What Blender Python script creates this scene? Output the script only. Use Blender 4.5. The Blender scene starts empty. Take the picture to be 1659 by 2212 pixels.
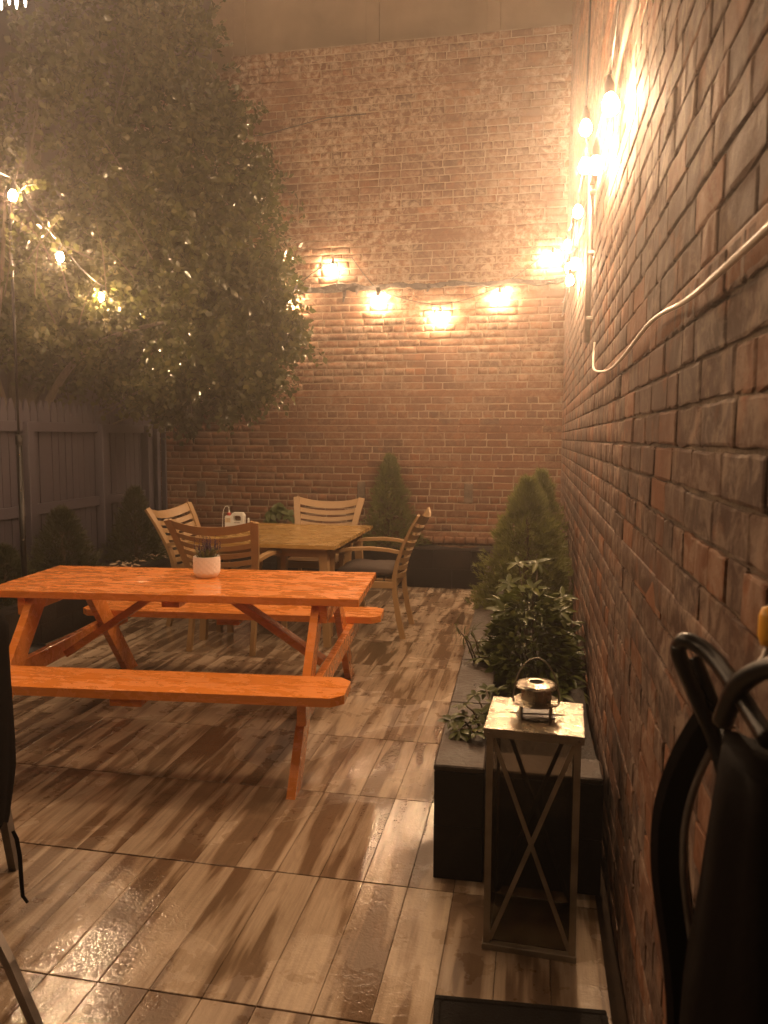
import bpy, math, random
import numpy as np
from math import radians, sin, cos, pi
from mathutils import Vector, Matrix, Euler

random.seed(7); rng = np.random.default_rng(7)
SC = bpy.context.scene
COL = SC.collection

# ------------------------------------------------------------------ camera
CAM_H, F_PX, PX_W, PX_H = 1.488, 1661.0, 1659.0, 2212.0
YAW, PITCH, ROLL = radians(11), radians(5.5), radians(.25)
_f = Vector((-sin(YAW)*cos(PITCH), cos(YAW)*cos(PITCH), -sin(PITCH)))
_r = Vector((cos(YAW), sin(YAW), 0)); _u = _r.cross(_f)
_r, _u = _r*cos(ROLL)+_u*sin(ROLL), -_r*sin(ROLL)+_u*cos(ROLL)
cam = bpy.data.cameras.new('camera'); cam_o = bpy.data.objects.new('camera', cam); COL.objects.link(cam_o)
cam.sensor_fit = 'VERTICAL'; cam.sensor_height = 36; cam.lens = 36*F_PX/PX_H
cam.clip_start = .02; cam.clip_end = 200
cam.dof.use_dof = True; cam.dof.focus_distance = 4.5; cam.dof.aperture_fstop = 7.5
M = Matrix(((_r.x, _u.x, -_f.x, 0), (_r.y, _u.y, -_f.y, 0), (_r.z, _u.z, -_f.z, CAM_H), (0, 0, 0, 1)))
cam_o.matrix_world = M; SC.camera = cam_o

# ------------------------------------------------------------------ night sky, exposure
W = bpy.data.worlds.new('World'); SC.world = W; W.use_nodes = True
bg = W.node_tree.nodes['Background']
bg.inputs['Color'].default_value = (.60, .31, .18, 1); bg.inputs['Strength'].default_value = .018
SC.view_settings.view_transform = 'Standard'; SC.view_settings.look = 'None'
SC.view_settings.gamma = 1; SC.view_settings.use_curve_mapping = False
SC.view_settings.exposure = 0.55
BULB_STRENGTH = 850.0
BULB_COLOR = (1.0, .64, .36)
HAZE_DENSITY = .015
SC.cycles.use_denoising = True
SC.cycles.max_bounces = 6; SC.cycles.diffuse_bounces = 3; SC.cycles.glossy_bounces = 3; SC.cycles.volume_bounces = 0
SC.cycles.use_adaptive_sampling = True; SC.cycles.adaptive_threshold = .02; SC.cycles.use_light_tree = False
SC.cycles.transparent_max_bounces = 12
SC.cycles.sample_clamp_indirect = 4.0
SC.cycles.caustics_reflective = False; SC.cycles.caustics_refractive = False

# ------------------------------------------------------------------ pixel helpers (a pixel gives a direction, the place gives the distance)
def ray(x, y): return _r*((x-PX_W/2)/F_PX) - _u*((y-PX_H/2)/F_PX) + _f
C0 = Vector((0, 0, CAM_H))
def onz(x, y, z): d = ray(x, y); return C0+d*((z-CAM_H)/d.z)
def onx(x, y, X): d = ray(x, y); return C0+d*(X/d.x)
def ony(x, y, Y): d = ray(x, y); return C0+d*(Y/d.y)

# ------------------------------------------------------------------ object helpers
def mesh_obj(name, verts, faces, mat=None, parent=None, smooth=False, data=None, loc=None, rot=None, scale=None):
    if data is None:
        data = bpy.data.meshes.new(name)
        data.from_pydata([tuple(v) for v in verts], [], [tuple(int(i) for i in f) for f in faces])
        data.update()
        if smooth:
            data.polygons.foreach_set('use_smooth', [True]*len(data.polygons))
        if mat: data.materials.append(mat)
    o = bpy.data.objects.new(name, data); COL.objects.link(o)
    if parent: o.parent = parent
    if loc is not None: o.location = loc
    if rot is not None: o.rotation_euler = rot
    if scale is not None: o.scale = scale
    return o
def tag(o, label=None, cat=None, group=None, kind=None):
    if label: o['label'] = label
    if cat: o['category'] = cat
    if group: o['group'] = group
    if kind: o['kind'] = kind
    return o
def thing(name, label, cat, loc=(0, 0, 0), rz=0, group=None):
    o = bpy.data.objects.new(name, None); COL.objects.link(o)
    o.empty_display_size = .1; o.location = loc; o.rotation_euler = (0, 0, rz)
    return tag(o, label, cat, group)
def copy_tree(o, parent=None):
    c = o.copy(); COL.objects.link(c); c.parent = parent
    for ch in list(o.children): copy_tree(ch, c)
    return c

def smooth_path(P, k=6):
    P = [Vector(p) for p in P]; out_ = []
    for i in range(len(P)-1):
        a, b, c, d = P[max(i-1, 0)], P[i], P[i+1], P[min(i+2, len(P)-1)]
        for j in range(k):
            t = j/k; out_.append(.5*((2*b)+(c-a)*t+(2*a-5*b+4*c-d)*t*t+(3*b-a-3*c+d)*t**3))
    out_.append(P[-1]); return out_

class MB:
    """collects shapes; build() links them as one mesh"""
    def __init__(s): s.v = []; s.f = []
    def add(s, v, f):
        n = len(s.v); s.v += [tuple(p) for p in v]; s.f += [tuple(i+n for i in q) for q in f]; return s
    def box(s, c, d, rot=None, bev=0.0):
        """box centre c, size d, chamfered edges bev"""
        hx, hy, hz = d[0]/2, d[1]/2, d[2]/2
        R = rot.to_matrix() if isinstance(rot, Euler) else rot
        b = min(bev, hx*.9, hy*.9, hz*.9)
        if b <= 0:
            vs = [Vector((x*hx, y*hy, z*hz)) for x in (-1, 1) for y in (-1, 1) for z in (-1, 1)]
            fs = [(0, 1, 3, 2), (4, 6, 7, 5), (0, 4, 5, 1), (2, 3, 7, 6), (0, 2, 6, 4), (1, 5, 7, 3)]
        else:
            vs = []; idx = {}
            for x in (-1, 1):
                for y in (-1, 1):
                    for z in (-1, 1):
                        for a in range(3):
                            p = [x*(hx-b), y*(hy-b), z*(hz-b)]; p[a] = (x*hx, y*hy, z*hz)[a]
                            idx[(x, y, z, a)] = len(vs); vs.append(Vector(p))
            fs = []
            for a in range(3):
                o1, o2 = [(1, 2), (2, 0), (0, 1)][a]
                for sg in (-1, 1):
                    q = []
                    for (p1, p2) in ((-1, -1), (1, -1), (1, 1), (-1, 1)):
                        k = [0, 0, 0]; k[a] = sg; k[o1] = p1; k[o2] = p2
                        q.append(idx[(k[0], k[1], k[2], a)])
                    fs.append(tuple(q if sg > 0 else q[::-1]))
            for a in range(3):      # edges along axis a
                o1, o2 = [(1, 2), (2, 0), (0, 1)][a]
                for p1 in (-1, 1):
                    for p2 in (-1, 1):
                        k0 = [0, 0, 0]; k0[o1] = p1; k0[o2] = p2; k1 = k0[:]; k0[a] = -1; k1[a] = 1
                        q = [idx[(*k0, o1)], idx[(*k1, o1)], idx[(*k1, o2)], idx[(*k0, o2)]]
                        fs.append(tuple(q if p1*p2 < 0 else q[::-1]))
            for x in (-1, 1):
                for y in (-1, 1):
                    for z in (-1, 1):
                        q = [idx[(x, y, z, a)] for a in range(3)]
                        fs.append(tuple(q if x*y*z > 0 else q[::-1]))
        C = Vector(c)
        vs = [(R @ v if R is not None else v)+C for v in vs]
        return s.add(vs, fs)
    def bar(s, a, b, w, d, side=(1, 0, 0), bev=0.0):
        """rectangular bar from a to b; w across 'side', d across the other way"""
        a, b = Vector(a), Vector(b); t = (b-a); L = t.length; t.normalize()
        sd = Vector(side); sd = (sd-t*sd.dot(t)).normalized(); n = t.cross(sd)
        R = Matrix((sd, n, t)).transposed()
        return s.box((a+b)/2, (w, d, L), R, bev)
    def sweep(s, pts, wid, dep, side=(1, 0, 0)):
        """rectangular section along a path, side axis fixed"""
        pts = [Vector(p) for p in pts]; n = len(pts); vs = []; fs = []
        for i, p in enumerate(pts):
            t = (pts[min(i+1, n-1)]-pts[max(i-1, 0)]).normalized()
            sd = Vector(side); sd = (sd-t*sd.dot(t)).normalized(); nn = t.cross(sd)
            w = wid[i] if hasattr(wid, '__len__') else wid; d = dep[i] if hasattr(dep, '__len__') else dep
            for (a, b) in ((-1, -1), (1, -1), (1, 1), (-1, 1)):
                vs.append(p+sd*(a*w/2)+nn*(b*d/2))
        for i in range(n-1):
            for k in range(4):
                fs.append((i*4+k, i*4+(k+1) % 4, i*4+4+(k+1) % 4, i*4+4+k))
        fs.append((3, 2, 1, 0)); e = (n-1)*4; fs.append((e, e+1, e+2, e+3))
        return s.add(vs, fs)
    def tube(s, pts, r, n=8, cap=True):
        pts = [Vector(p) for p in pts]; m = len(pts); vs = []; fs = []
        ref = None
        for i, p in enumerate(pts):
            t = (pts[min(i+1, m-1)]-pts[max(i-1, 0)]).normalized()
            if ref is None:
                ref = Vector((0, 0, 1)) if abs(t.z) < .9 else Vector((1, 0, 0))
            a = (ref-t*ref.dot(t)).normalized(); ref = a; b = t.cross(a)
            rr = r[i] if hasattr(r, '__len__') else r
            for k in range(n):
                q = 2*pi*k/n; vs.append(p+(a*cos(q)+b*sin(q))*rr)
        for i in range(m-1):
            for k in range(n):
                fs.append((i*n+k, i*n+(k+1) % n, (i+1)*n+(k+1) % n, (i+1)*n+k))
        if cap:
            fs.append(tuple(range(n-1, -1, -1))); fs.append(tuple((m-1)*n+k for k in range(n)))
        return s.add(vs, fs)
    def lathe(s, prof, n=24, c=(0, 0, 0), closed=False):
        vs = []; fs = []; m = len(prof)
        for (r, z) in prof:
            for k in range(n):
                q = 2*pi*k/n; vs.append((c[0]+r*cos(q), c[1]+r*sin(q), c[2]+z))
        for i in range(m-1 if not closed else m):
            j = (i+1) % m
            for k in range(n):
                fs.append((i*n+k, i*n+(k+1) % n, j*n+(k+1) % n, j*n+k))
        return s.add(vs, fs)
    def prism(s, poly, z0, z1):
        """poly list of (x,y) counter-clockwise"""
        n = len(poly); vs = [(x, y, z0) for x, y in poly]+[(x, y, z1) for x, y in poly]
        fs = [tuple(range(n-1, -1, -1)), tuple(range(n, 2*n))]+[(i, (i+1) % n, n+(i+1) % n, n+i) for i in range(n)]
        return s.add(vs, fs)
    def build(s, name, mat, parent=None, smooth=False, **k):
        return mesh_obj(name, s.v, s.f, mat, parent, smooth, **k)

def np_mesh(name, V, Fc, mat, parent=None, smooth=False):
    """V (n,3) array, Fc (m,k) array of one face size"""
    me = bpy.data.meshes.new(name); k = Fc.shape[1]
    me.vertices.add(len(V)); me.vertices.foreach_set('co', V.astype(np.float32).ravel())
    me.loops.add(Fc.size); me.loops.foreach_set('vertex_index', Fc.astype(np.int32).ravel())
    me.polygons.add(len(Fc)); me.polygons.foreach_set('loop_start', (np.arange(len(Fc))*k).astype(np.int32))
    me.polygons.foreach_set('loop_total', np.full(len(Fc), k, np.int32))
    if smooth: me.polygons.foreach_set('use_smooth', np.ones(len(Fc), bool))
    me.update(calc_edges=True); me.validate()
    if mat: me.materials.append(mat)
    o = bpy.data.objects.new(name, me); COL.objects.link(o)
    if parent: o.parent = parent
    return o

# ------------------------------------------------------------------ materials
class NT:
    def __init__(s, name):
        s.m = bpy.data.materials.new(name); s.m.use_nodes = True; s.t = s.m.node_tree; s.n = s.t.nodes
        s.b = s.n['Principled BSDF']; s.out = s.n['Material Output']
    def node(s, ty, **k):
        n = s.n.new(ty)
        for a, v in k.items(): setattr(n, a, v)
        return n
    def put(s, sock, v):
        if hasattr(v, 'is_output'): s.t.links.new(v, sock)
        else: sock.default_value = v if not (isinstance(v, tuple) and len(v) == 3 and sock.type == 'RGBA') else (*v, 1)
    def coord(s, kind='Object', scale=(1, 1, 1), off=None):
        c = s.node('ShaderNodeTexCoord').outputs[kind] if kind != 'World' else s.node('ShaderNodeNewGeometry').outputs['Position']
        mp = s.node('ShaderNodeMapping'); s.put(mp.inputs['Vector'], c); mp.inputs['Scale'].default_value = scale
        if off is not None:
            a = s.node('ShaderNodeVectorMath', operation='ADD'); s.put(a.inputs[0], mp.outputs[0]); s.put(a.inputs[1], off)
            return a.outputs[0]
        return mp.outputs[0]
    def noise(s, vec, scale=5, detail=4, rough=.55, dist=0.0, out=0):
        n = s.node('ShaderNodeTexNoise'); s.put(n.inputs['Vector'], vec); n.inputs['Scale'].default_value = scale
        n.inputs['Detail'].default_value = detail; n.inputs['Roughness'].default_value = rough; n.inputs['Distortion'].default_value = dist
        return n.outputs[out]
    def voro(s, vec, scale=5, feature='F1', out=0, rnd=1.0):
        n = s.node('ShaderNodeTexVoronoi', feature=feature); s.put(n.inputs['Vector'], vec); n.inputs['Scale'].default_value = scale
        n.inputs['Randomness'].default_value = rnd
        return n.outputs[out]
    def ramp(s, fac, stops, interp='LINEAR'):
        r = s.node('ShaderNodeValToRGB'); s.put(r.inputs[0], fac); e = r.color_ramp.elements; r.color_ramp.interpolation = interp
        while len(e) < len(stops): e.new(.5)
        for k, (p, c) in enumerate(stops):
            e[k].position = p; e[k].color = (*c, 1) if isinstance(c, tuple) else (c, c, c, 1)
        return r.outputs[0]
    def mix(s, fac, a, b, blend='MIX'):
        n = s.node('ShaderNodeMix', data_type='RGBA', blend_type=blend)
        s.put(n.inputs[0], fac); s.put(n.inputs[6], a); s.put(n.inputs[7], b); return n.outputs[2]
    def math(s, op, a, b=0.0, clamp=False):
        n = s.node('ShaderNodeMath', operation=op, use_clamp=clamp); s.put(n.inputs[0], a); s.put(n.inputs[1], b); return n.outputs[0]
    def rng(s, v, a, b, c, d):
        n = s.node('ShaderNodeMapRange'); s.put(n.inputs[0], v)
        for i, q in enumerate((a, b, c, d)): s.put(n.inputs[i+1], q)
        return n.outputs[0]
    def rand(s):
        """per piece random number, for separate objects and for islands of a joined mesh"""
        a = s.node('ShaderNodeObjectInfo').outputs['Random']; b = s.node('ShaderNodeNewGeometry').outputs['Random Per Island']
        return s.math('FRACT', s.math('ADD', s.math('MULTIPLY', a, 7.31), s.math('MULTIPLY', b, 5.17)))
    def bump(s, h, strength=.5, dist=.01, normal=None):
        n = s.node('ShaderNodeBump'); n.inputs['Strength'].default_value = strength; n.inputs['Distance'].default_value = dist
        s.put(n.inputs['Height'], h)
        if normal is not None: s.put(n.inputs['Normal'], normal)
        return n.outputs[0]
    def set(s, **k):
        nm = {'color': 'Base Color', 'rough': 'Roughness', 'metal': 'Metallic', 'normal': 'Normal', 'spec': 'Specular IOR Level',
              'coat': 'Coat Weight', 'coatr': 'Coat Roughness', 'ior': 'IOR', 'trans': 'Transmission Weight', 'emit': 'Emission Color', 'estr': 'Emission Strength', 'coatn': 'Coat Normal'}
        for a, v in k.items(): s.put(s.b.inputs[nm[a]], v)
        return s.m

def simple(name, col, rough=.5, metal=0.0, var=.25, scale=12, bumps=.0, bdist=.002, coat=0.0, stretch=(1, 1, 1), spec=.5):
    t = NT(name); v = t.coord('Object', stretch)
    n = t.noise(v, scale, 5)
    c = t.mix(t.rng(n, .3, .7, 0, 1), tuple(x*(1-var) for x in col), tuple(min(1, x*(1+var)) for x in col))
    t.set(color=c, rough=t.rng(n, .3, .7, max(.02, rough-.1), min(1, rough+.1)), metal=metal, coat=coat, coatr=.08, spec=spec)
    if bumps: t.set(normal=t.bump(t.noise(v, scale*4, 4), bumps, bdist))
    return t.m

def brick_material(name, cols, pale, pale_amt, z_lo=None, z_hi=None, rough=.78):
    t = NT(name); r = t.rand(); w = t.coord('World')
    base = t.ramp(r, [(i/(len(cols)-1), c) for i, c in enumerate(cols)])
    n1 = t.noise(w, 75, 6, .7); n2 = t.noise(w, 7, 5, .6, .4); n3 = t.noise(w, 1.6, 4, .6)
    c = t.mix(t.rng(n1, .3, .75, 0, .75), base, t.mix(.55, base, (.05, .03, .022)))
    c = t.mix(t.rng(n2, .55, .75, 0, .55), c, (.34, .14, .065))
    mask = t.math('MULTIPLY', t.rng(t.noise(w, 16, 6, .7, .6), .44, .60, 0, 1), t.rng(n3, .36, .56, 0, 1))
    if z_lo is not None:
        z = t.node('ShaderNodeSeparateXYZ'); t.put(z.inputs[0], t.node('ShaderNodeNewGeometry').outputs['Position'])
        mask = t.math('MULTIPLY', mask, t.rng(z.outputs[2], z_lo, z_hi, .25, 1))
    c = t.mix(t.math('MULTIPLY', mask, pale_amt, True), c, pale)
    pits = t.rng(t.voro(w, 90), .0, .22, 0, 1)
    h = t.math('ADD', t.math('MULTIPLY', n1, .6), t.math('MULTIPLY', pits, .35))
    nm = t.bump(h, .6, .004, t.bump(n2, .3, .008))
    return t.set(color=c, rough=t.rng(n2, .3, .7, rough-.1, rough+.12), normal=nm, spec=.25)

def mortar_material(name, a, b):
    t = NT(name); w = t.coord('World'); n = t.noise(w, 5, 5, .65); f = t.noise(w, 120, 4)
    return t.set(color=t.mix(t.rng(n, .35, .65, 0, 1), a, b), rough=.85, normal=t.bump(t.math('ADD', f, t.noise(w, 25, 3)), .8, .008))

MAT = {}
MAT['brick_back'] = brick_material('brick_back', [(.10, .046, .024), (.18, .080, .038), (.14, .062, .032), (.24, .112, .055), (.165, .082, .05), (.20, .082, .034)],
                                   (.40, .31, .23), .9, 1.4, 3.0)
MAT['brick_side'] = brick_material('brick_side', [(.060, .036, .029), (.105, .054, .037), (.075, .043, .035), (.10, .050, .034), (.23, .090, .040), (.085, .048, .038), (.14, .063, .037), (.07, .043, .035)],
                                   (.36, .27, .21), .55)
MAT['mortar_back'] = mortar_material('mortar_back', (.40, .31, .22), (.22, .16, .11))
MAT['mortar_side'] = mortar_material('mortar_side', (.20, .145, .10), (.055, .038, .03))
MAT['stucco'] = simple('stucco', (.26, .19, .13), .9, 0, .3, 1.5, .5, .02)
MAT['ground'] = simple('ground_soil', (.035, .025, .018), .9, 0, .4, 8, .8, .03)

def tile_material():
    t = NT('wood_print_tile'); info = t.node('ShaderNodeObjectInfo').outputs['Random']
    co = t.node('ShaderNodeTexCoord').outputs['Object']; sp = t.node('ShaderNodeSeparateXYZ'); t.put(sp.inputs[0], co)
    col = t.math('FLOOR', t.math('DIVIDE', t.math('ADD', sp.outputs[0], .305), .1525))
    pid = t.math('ADD', t.math('MULTIPLY', info, 97.0), t.math('MULTIPLY', col, 13.7))
    wn = t.node('ShaderNodeTexWhiteNoise', noise_dimensions='1D'); t.put(wn.inputs['W'], pid)
    off = t.node('ShaderNodeCombineXYZ'); t.put(off.inputs[0], t.math('MULTIPLY', wn.outputs[0], 31.0)); t.put(off.inputs[1], t.math('MULTIPLY', pid, 1.7)); t.put(off.inputs[2], pid)
    v1 = t.coord('Object', (15, 1.5, 1), off.outputs[0]); v2 = t.coord('Object', (70, 3.2, 1), off.outputs[0]); v3 = t.coord('Object', (14, 5, 1), off.outputs[0])
    big = t.noise(v1, 1.0, 3, .5, .25); grain = t.noise(v2, 1.0, 8, .7, .3); blot = t.noise(v3, 1.0, 4, .6, .8)
    f = t.math('ADD', t.math('MULTIPLY', t.rng(big, .44, .56, 0, 1), .66), t.math('MULTIPLY', wn.outputs[0], .38))
    c = t.ramp(f, [(0, (.11, .066, .040)), (.30, (.19, .125, .078)), (.55, (.33, .24, .165)), (1, (.48, .375, .275))])
    c = t.mix(t.rng(grain, .38, .66, 0, .6), c, t.mix(.6, c, (.10, .062, .038))); c = t.mix(t.rng(blot, .55, .75, 0, .35), c, (.13, .085, .055))
    w = t.coord('World')
    pud = t.rng(t.noise(w, 1.15, 4, .55, .5), .47, .56, 0, 1)            # standing water
    pool = None
    for (px, py, rad) in ((800, 1790, .17), (520, 1728, .20), (905, 1765, .16), (185, 2075, .17), (105, 2195, .17), (540, 1790, .10)):
        c0_ = onz(px, py, 0); vd = t.node('ShaderNodeVectorMath', operation='DISTANCE'); t.put(vd.inputs[0], w); vd.inputs[1].default_value = c0_
        q = t.rng(t.math('ADD', vd.outputs['Value'], t.math('MULTIPLY', t.math('SUBTRACT', t.noise(w, 7, 3), .5), .25)), rad*.7, rad*1.15, 1, 0)
        pool = q if pool is None else t.math('MAXIMUM', pool, q)
    pud = t.math('MAXIMUM', t.math('MULTIPLY', pud, .75), pool)
    spots = t.rng(t.noise(w, 9, 4, .6), .50, .62, 0, 1)
    wet = t.math('MAXIMUM', pud, t.math('MULTIPLY', spots, .55))
    rough = t.rng(wet, 0, 1, .38, .05)
    rip = t.node('ShaderNodeTexNoise'); t.put(rip.inputs['Vector'], w); rip.inputs['Scale'].default_value = 42; rip.inputs['Detail'].default_value = 2; rip.inputs['Distortion'].default_value = 1.4
    h = t.math('ADD', t.math('MULTIPLY', rip.outputs[0], 1.0), t.math('MULTIPLY', t.noise(w, 140, 2), .35))
    nm = t.bump(h, .30, .0045)
    c = t.mix(t.math('MULTIPLY', wet, .35), c, t.mix(.5, c, (.03, .02, .012)))
    return t.set(color=c, rough=rough, normal=nm, spec=.5, coat=t.math('MULTIPLY', pud, .8), coatr=.02, coatn=nm)
MAT['tile'] = tile_material()
MAT['grout'] = simple('grout', (.03, .02, .014), .9, 0, .3, 20, spec=.1)

def paint_material(name, col, wear, stretch=(1, 14, 14), wetness=True, rough=.38):
    t = NT(name); o = t.rand(); off = t.node('ShaderNodeCombineXYZ'); t.put(off.inputs[0], t.math('MULTIPLY', o, 40)); t.put(off.inputs[1], t.math('MULTIPLY', o, 23))
    v = t.coord('Object', stretch, off.outputs[0]); w = t.coord('World')
    g = t.noise(v, 9, 6, .6, .25); big = t.noise(w, 2.2, 3)
    c = t.mix(t.rng(g, .35, .7, 0, 1), col, tuple(x*.88 for x in col)); c = t.mix(t.rng(g, .68, .85, 0, .4), c, wear)
    knot = t.rng(t.voro(t.coord('Object', (2.2, 9, 9), off.outputs[0]), 1.0), .03, .075, 1, 0)
    c = t.mix(t.math('MULTIPLY', knot, .55), c, tuple(x*.35 for x in col))
    c = t.mix(t.rng(big, .35, .7, 0, .25), c, tuple(min(1, x*1.15) for x in col))
    nm = t.bump(g, .25, .002)
    if wetness:
        film = t.rng(t.noise(t.coord('World', (4, 9, 9)), 1.9, 5, .65, .5), .47, .53, 0, 1)
        drops = t.rng(t.voro(w, 95, 'F1'), .18, .42, 1, 0); drops2 = t.rng(t.voro(w, 210, 'F1'), .2, .42, 1, 0)
        d = t.math('MAXIMUM', drops, t.math('MULTIPLY', drops2, .5))
        nm = t.bump(t.math('MULTIPLY', d, t.math('SUBTRACT', 1.0, film)), .55, .0028, nm)
        c = t.mix(t.math('MULTIPLY', film, .14), c, tuple(x*.62 for x in col))
        return t.set(color=c, rough=t.rng(film, 0, 1, rough, .10), normal=nm, coat=.6, coatr=.06, coatn=nm)
    return t.set(color=c, rough=rough, normal=nm)
MAT['orange'] = paint_material('orange_paint', (.74, .245, .045), (.62, .18, .03))
MAT['teak'] = paint_material('teak', (.31, .19, .085), (.20, .115, .05), (3, 30, 30), False, .42)
MAT['teak_wet'] = paint_material('teak_wet', (.38, .23, .065), (.22, .115, .04), (2, 20, 20), True, .30)
MAT['fence'] = paint_material('fence_paint', (.052, .044, .058), (.038, .031, .038), (14, 14, 1), False, .6)

def black_block():
    t = NT('black_painted_block'); w = t.coord('World'); n = t.noise(w, 3, 5, .65, .5); f = t.noise(w, 60, 4)
    c = t.mix(t.rng(n, .5, .72, 0, .8), (.007, .0045, .004), (.036, .024, .018))
    return t.set(color=c, rough=t.rng(n, .3, .7, .45, .75), spec=.2, normal=t.bump(t.math('ADD', f, n), .5, .006))
MAT['block'] = black_block()
def wet_concrete():
    t = NT('wet_concrete_cap'); w = t.coord('World'); n = t.noise(w, 4, 6, .7, .5); f = t.noise(w, 45, 5)
    c = t.mix(t.rng(n, .35, .65, 0, 1), (.016, .011, .009), (.06, .043, .034))
    return t.set(color=c, rough=t.rng(n, .35, .6, .25, .6), spec=.3, normal=t.bump(t.math('ADD', f, n), .6, .008))
MAT['cap'] = wet_concrete()
MAT['soil'] = simple('wet_soil', (.022, .015, .011), .6, 0, .5, 25, 1.0, .02)
MAT['chip'] = simple('wood_chip', (.42, .30, .20), .7, 0, .3, 20)

def leaf_material(name, cols, rough=.3, transl=.25, spec=.4):
    t = NT(name); r = t.rand(); w = t.coord('World')
    c = t.ramp(r, [(i/(len(cols)-1), q) for i, q in enumerate(cols)])
    c = t.mix(t.rng(t.noise(w, 3, 3), .35, .65, 0, .5), c, tuple(x*.6 for x in cols[0]))
    t.set(color=c, rough=rough, spec=spec)
    tr = t.node('ShaderNodeBsdfTranslucent'); t.put(tr.inputs[0], t.mix(.4, c, (.16, .2, .03)))
    mx = t.node('ShaderNodeMixShader'); mx.inputs[0].default_value = transl
    t.t.links.new(t.b.outputs[0], mx.inputs[1]); t.t.links.new(tr.outputs[0], mx.inputs[2]); t.t.links.new(mx.outputs[0], t.out.inputs[0])
    return t.m
MAT['tree_leaf'] = leaf_material('tree_leaf', [(.038, .042, .015), (.06, .064, .022), (.10, .095, .036), (.05, .054, .019), (.15, .13, .055)], .12, .28)
MAT['needle'] = leaf_material('needle', [(.14, .14, .045), (.19, .19, .06), (.26, .25, .09), (.16, .16, .05)], .4, .5)
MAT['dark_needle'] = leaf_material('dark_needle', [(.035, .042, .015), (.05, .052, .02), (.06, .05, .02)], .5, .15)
MAT['rhodo'] = leaf_material('rhododendron_leaf', [(.045, .055, .014), (.07, .08, .02), (.11, .11, .03)], .32, .2, .2)
MAT['hydrangea'] = leaf_material('broad_leaf', [(.08, .10, .03), (.11, .13, .04), (.065, .085, .025)], .4, .3)
MAT['lavender_leaf'] = leaf_material('lavender_leaf', [(.10, .12, .05), (.16, .17, .07), (.22, .21, .09)], .5, .2)
MAT['lavender_flower'] = leaf_material('lavender_flower', [(.05, .02, .06), (.09, .04, .10), (.07, .03, .07)], .7, .1)
MAT['twig'] = simple('twig_bark', (.09, .06, .038), .8, 0, .3, 30, .5, .004)
MAT['trunk'] = simple('trunk_bark', (.10, .075, .05), .85, 0, .35, 14, 1.0, .02, stretch=(3, 3, .6))
MAT['dry_twig'] = simple('dry_twig', (.15, .08, .04), .8, 0, .3, 30)
MAT['pot'] = simple('white_ceramic', (.74, .71, .67), .38, 0, .04, 10)
MAT['galv'] = simple('galvanised_steel', (.32, .28, .22), .5, .7, .35, 9, .3, .002)
MAT['galv_top'] = simple('wet_galvanised_top', (.42, .37, .29), .25, .9, .6, 22, .6, .003)
MAT['black_metal'] = simple('black_metal', (.006, .0045, .004), .36, .2, .3, 20)
MAT['black_cloth'] = simple('black_cloth', (.0035, .002, .0018), .8, 0, .35, 6, .4, .006, spec=.06)
MAT['black_rubber'] = simple('black_rubber', (.008, .006, .005), .8, 0, .3, 40, .8, .004, spec=.2)
MAT['grey_metal'] = simple('grey_metal', (.22, .19, .17), .45, .6, .3, 15)
MAT['white_cable'] = simple('white_cable', (.62, .56, .50), .4, 0, .15, 20)
MAT['cable'] = simple('black_cable', (.012, .010, .010), .45)
MAT['plastic_white'] = simple('white_plastic', (.80, .77, .70), .35, 0, .04, 8)
MAT['plastic_red'] = simple('red_plastic', (.42, .045, .03), .35, 0, .15, 10)
MAT['yellow'] = simple('yellow_plastic', (.85, .42, .04), .4, 0, .1, 10)
MAT['label_red'] = simple('label_print_red', (.62, .13, .06), .5, 0, .35, 40)
MAT['label_cream'] = simple('label_print_cream', (.68, .52, .33), .5, 0, .3, 60)
MAT['ink'] = simple('label_ink', (.10, .03, .02), .6)
MAT['ink_white'] = simple('label_white', (.85, .80, .74), .5, 0, .03)
MAT['cushion'] = simple('cushion_fabric', (.055, .038, .03), .85, 0, .3, 30, .6, .004)
MAT['flashing'] = simple('tar_flashing', (.014, .010, .008), .8, 0, .5, 10, 1.0, .02)

def glass_material():
    t = NT('smoky_glass'); t.set(color=(.60, .54, .47), rough=.06, trans=1.0, ior=1.25); return t.m
MAT['glass'] = glass_material()
def bulb_material(name, col, s):
    t = NT(name); t.set(color=(.9, .8, .6), rough=.3, emit=col, estr=s); return t.m
MAT['bulb'] = bulb_material('lit_bulb', BULB_COLOR, BULB_STRENGTH)
MAT['tube_light'] = bulb_material('lit_tube', (1.0, .88, .72), 25)

# ================================================================== SETTING
WX, WY, FX = .27, 8.0, -4.12          # right wall, back wall, fence
g = MB().add([(-8.5, -3.5, -.06), (2.6, -3.5, -.06), (2.6, 11.5, -.06), (-8.5, 11.5, -.06)], [(0, 1, 2, 3)]).build('ground', MAT['ground'])
tag(g, kind='structure')

# floor: porcelain tiles, each printed as four planks
floor = MB().box((-1.62, 3.2, -.035), (3.80, 8.9, .03)).build('floor', MAT['grout']); tag(floor, kind='structure')
TP = .61
tm = MB()
for k in range(4):
    tm.box((-.22875+.1525*k, 0, -.006), (.1512, .6050, .024), None, .0012)
tile_me = mesh_obj('tile', tm.v, tm.f, MAT['tile']); tile_data = tile_me.data; bpy.data.objects.remove(tile_me)
for ix in range(-5, 1):
    for iy in range(-4, 10):
        x0 = -.38+TP*ix; y0 = 1.79+TP*iy
        o = mesh_obj('tile', None, None, parent=floor, data=tile_data,
                     loc=(x0+TP/2, y0+TP/2, -.006+random.uniform(-.0012, .0012)), rot=(random.uniform(-.0016, .0016), random.uniform(-.0016, .0016), random.choice((0, pi))))

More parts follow.
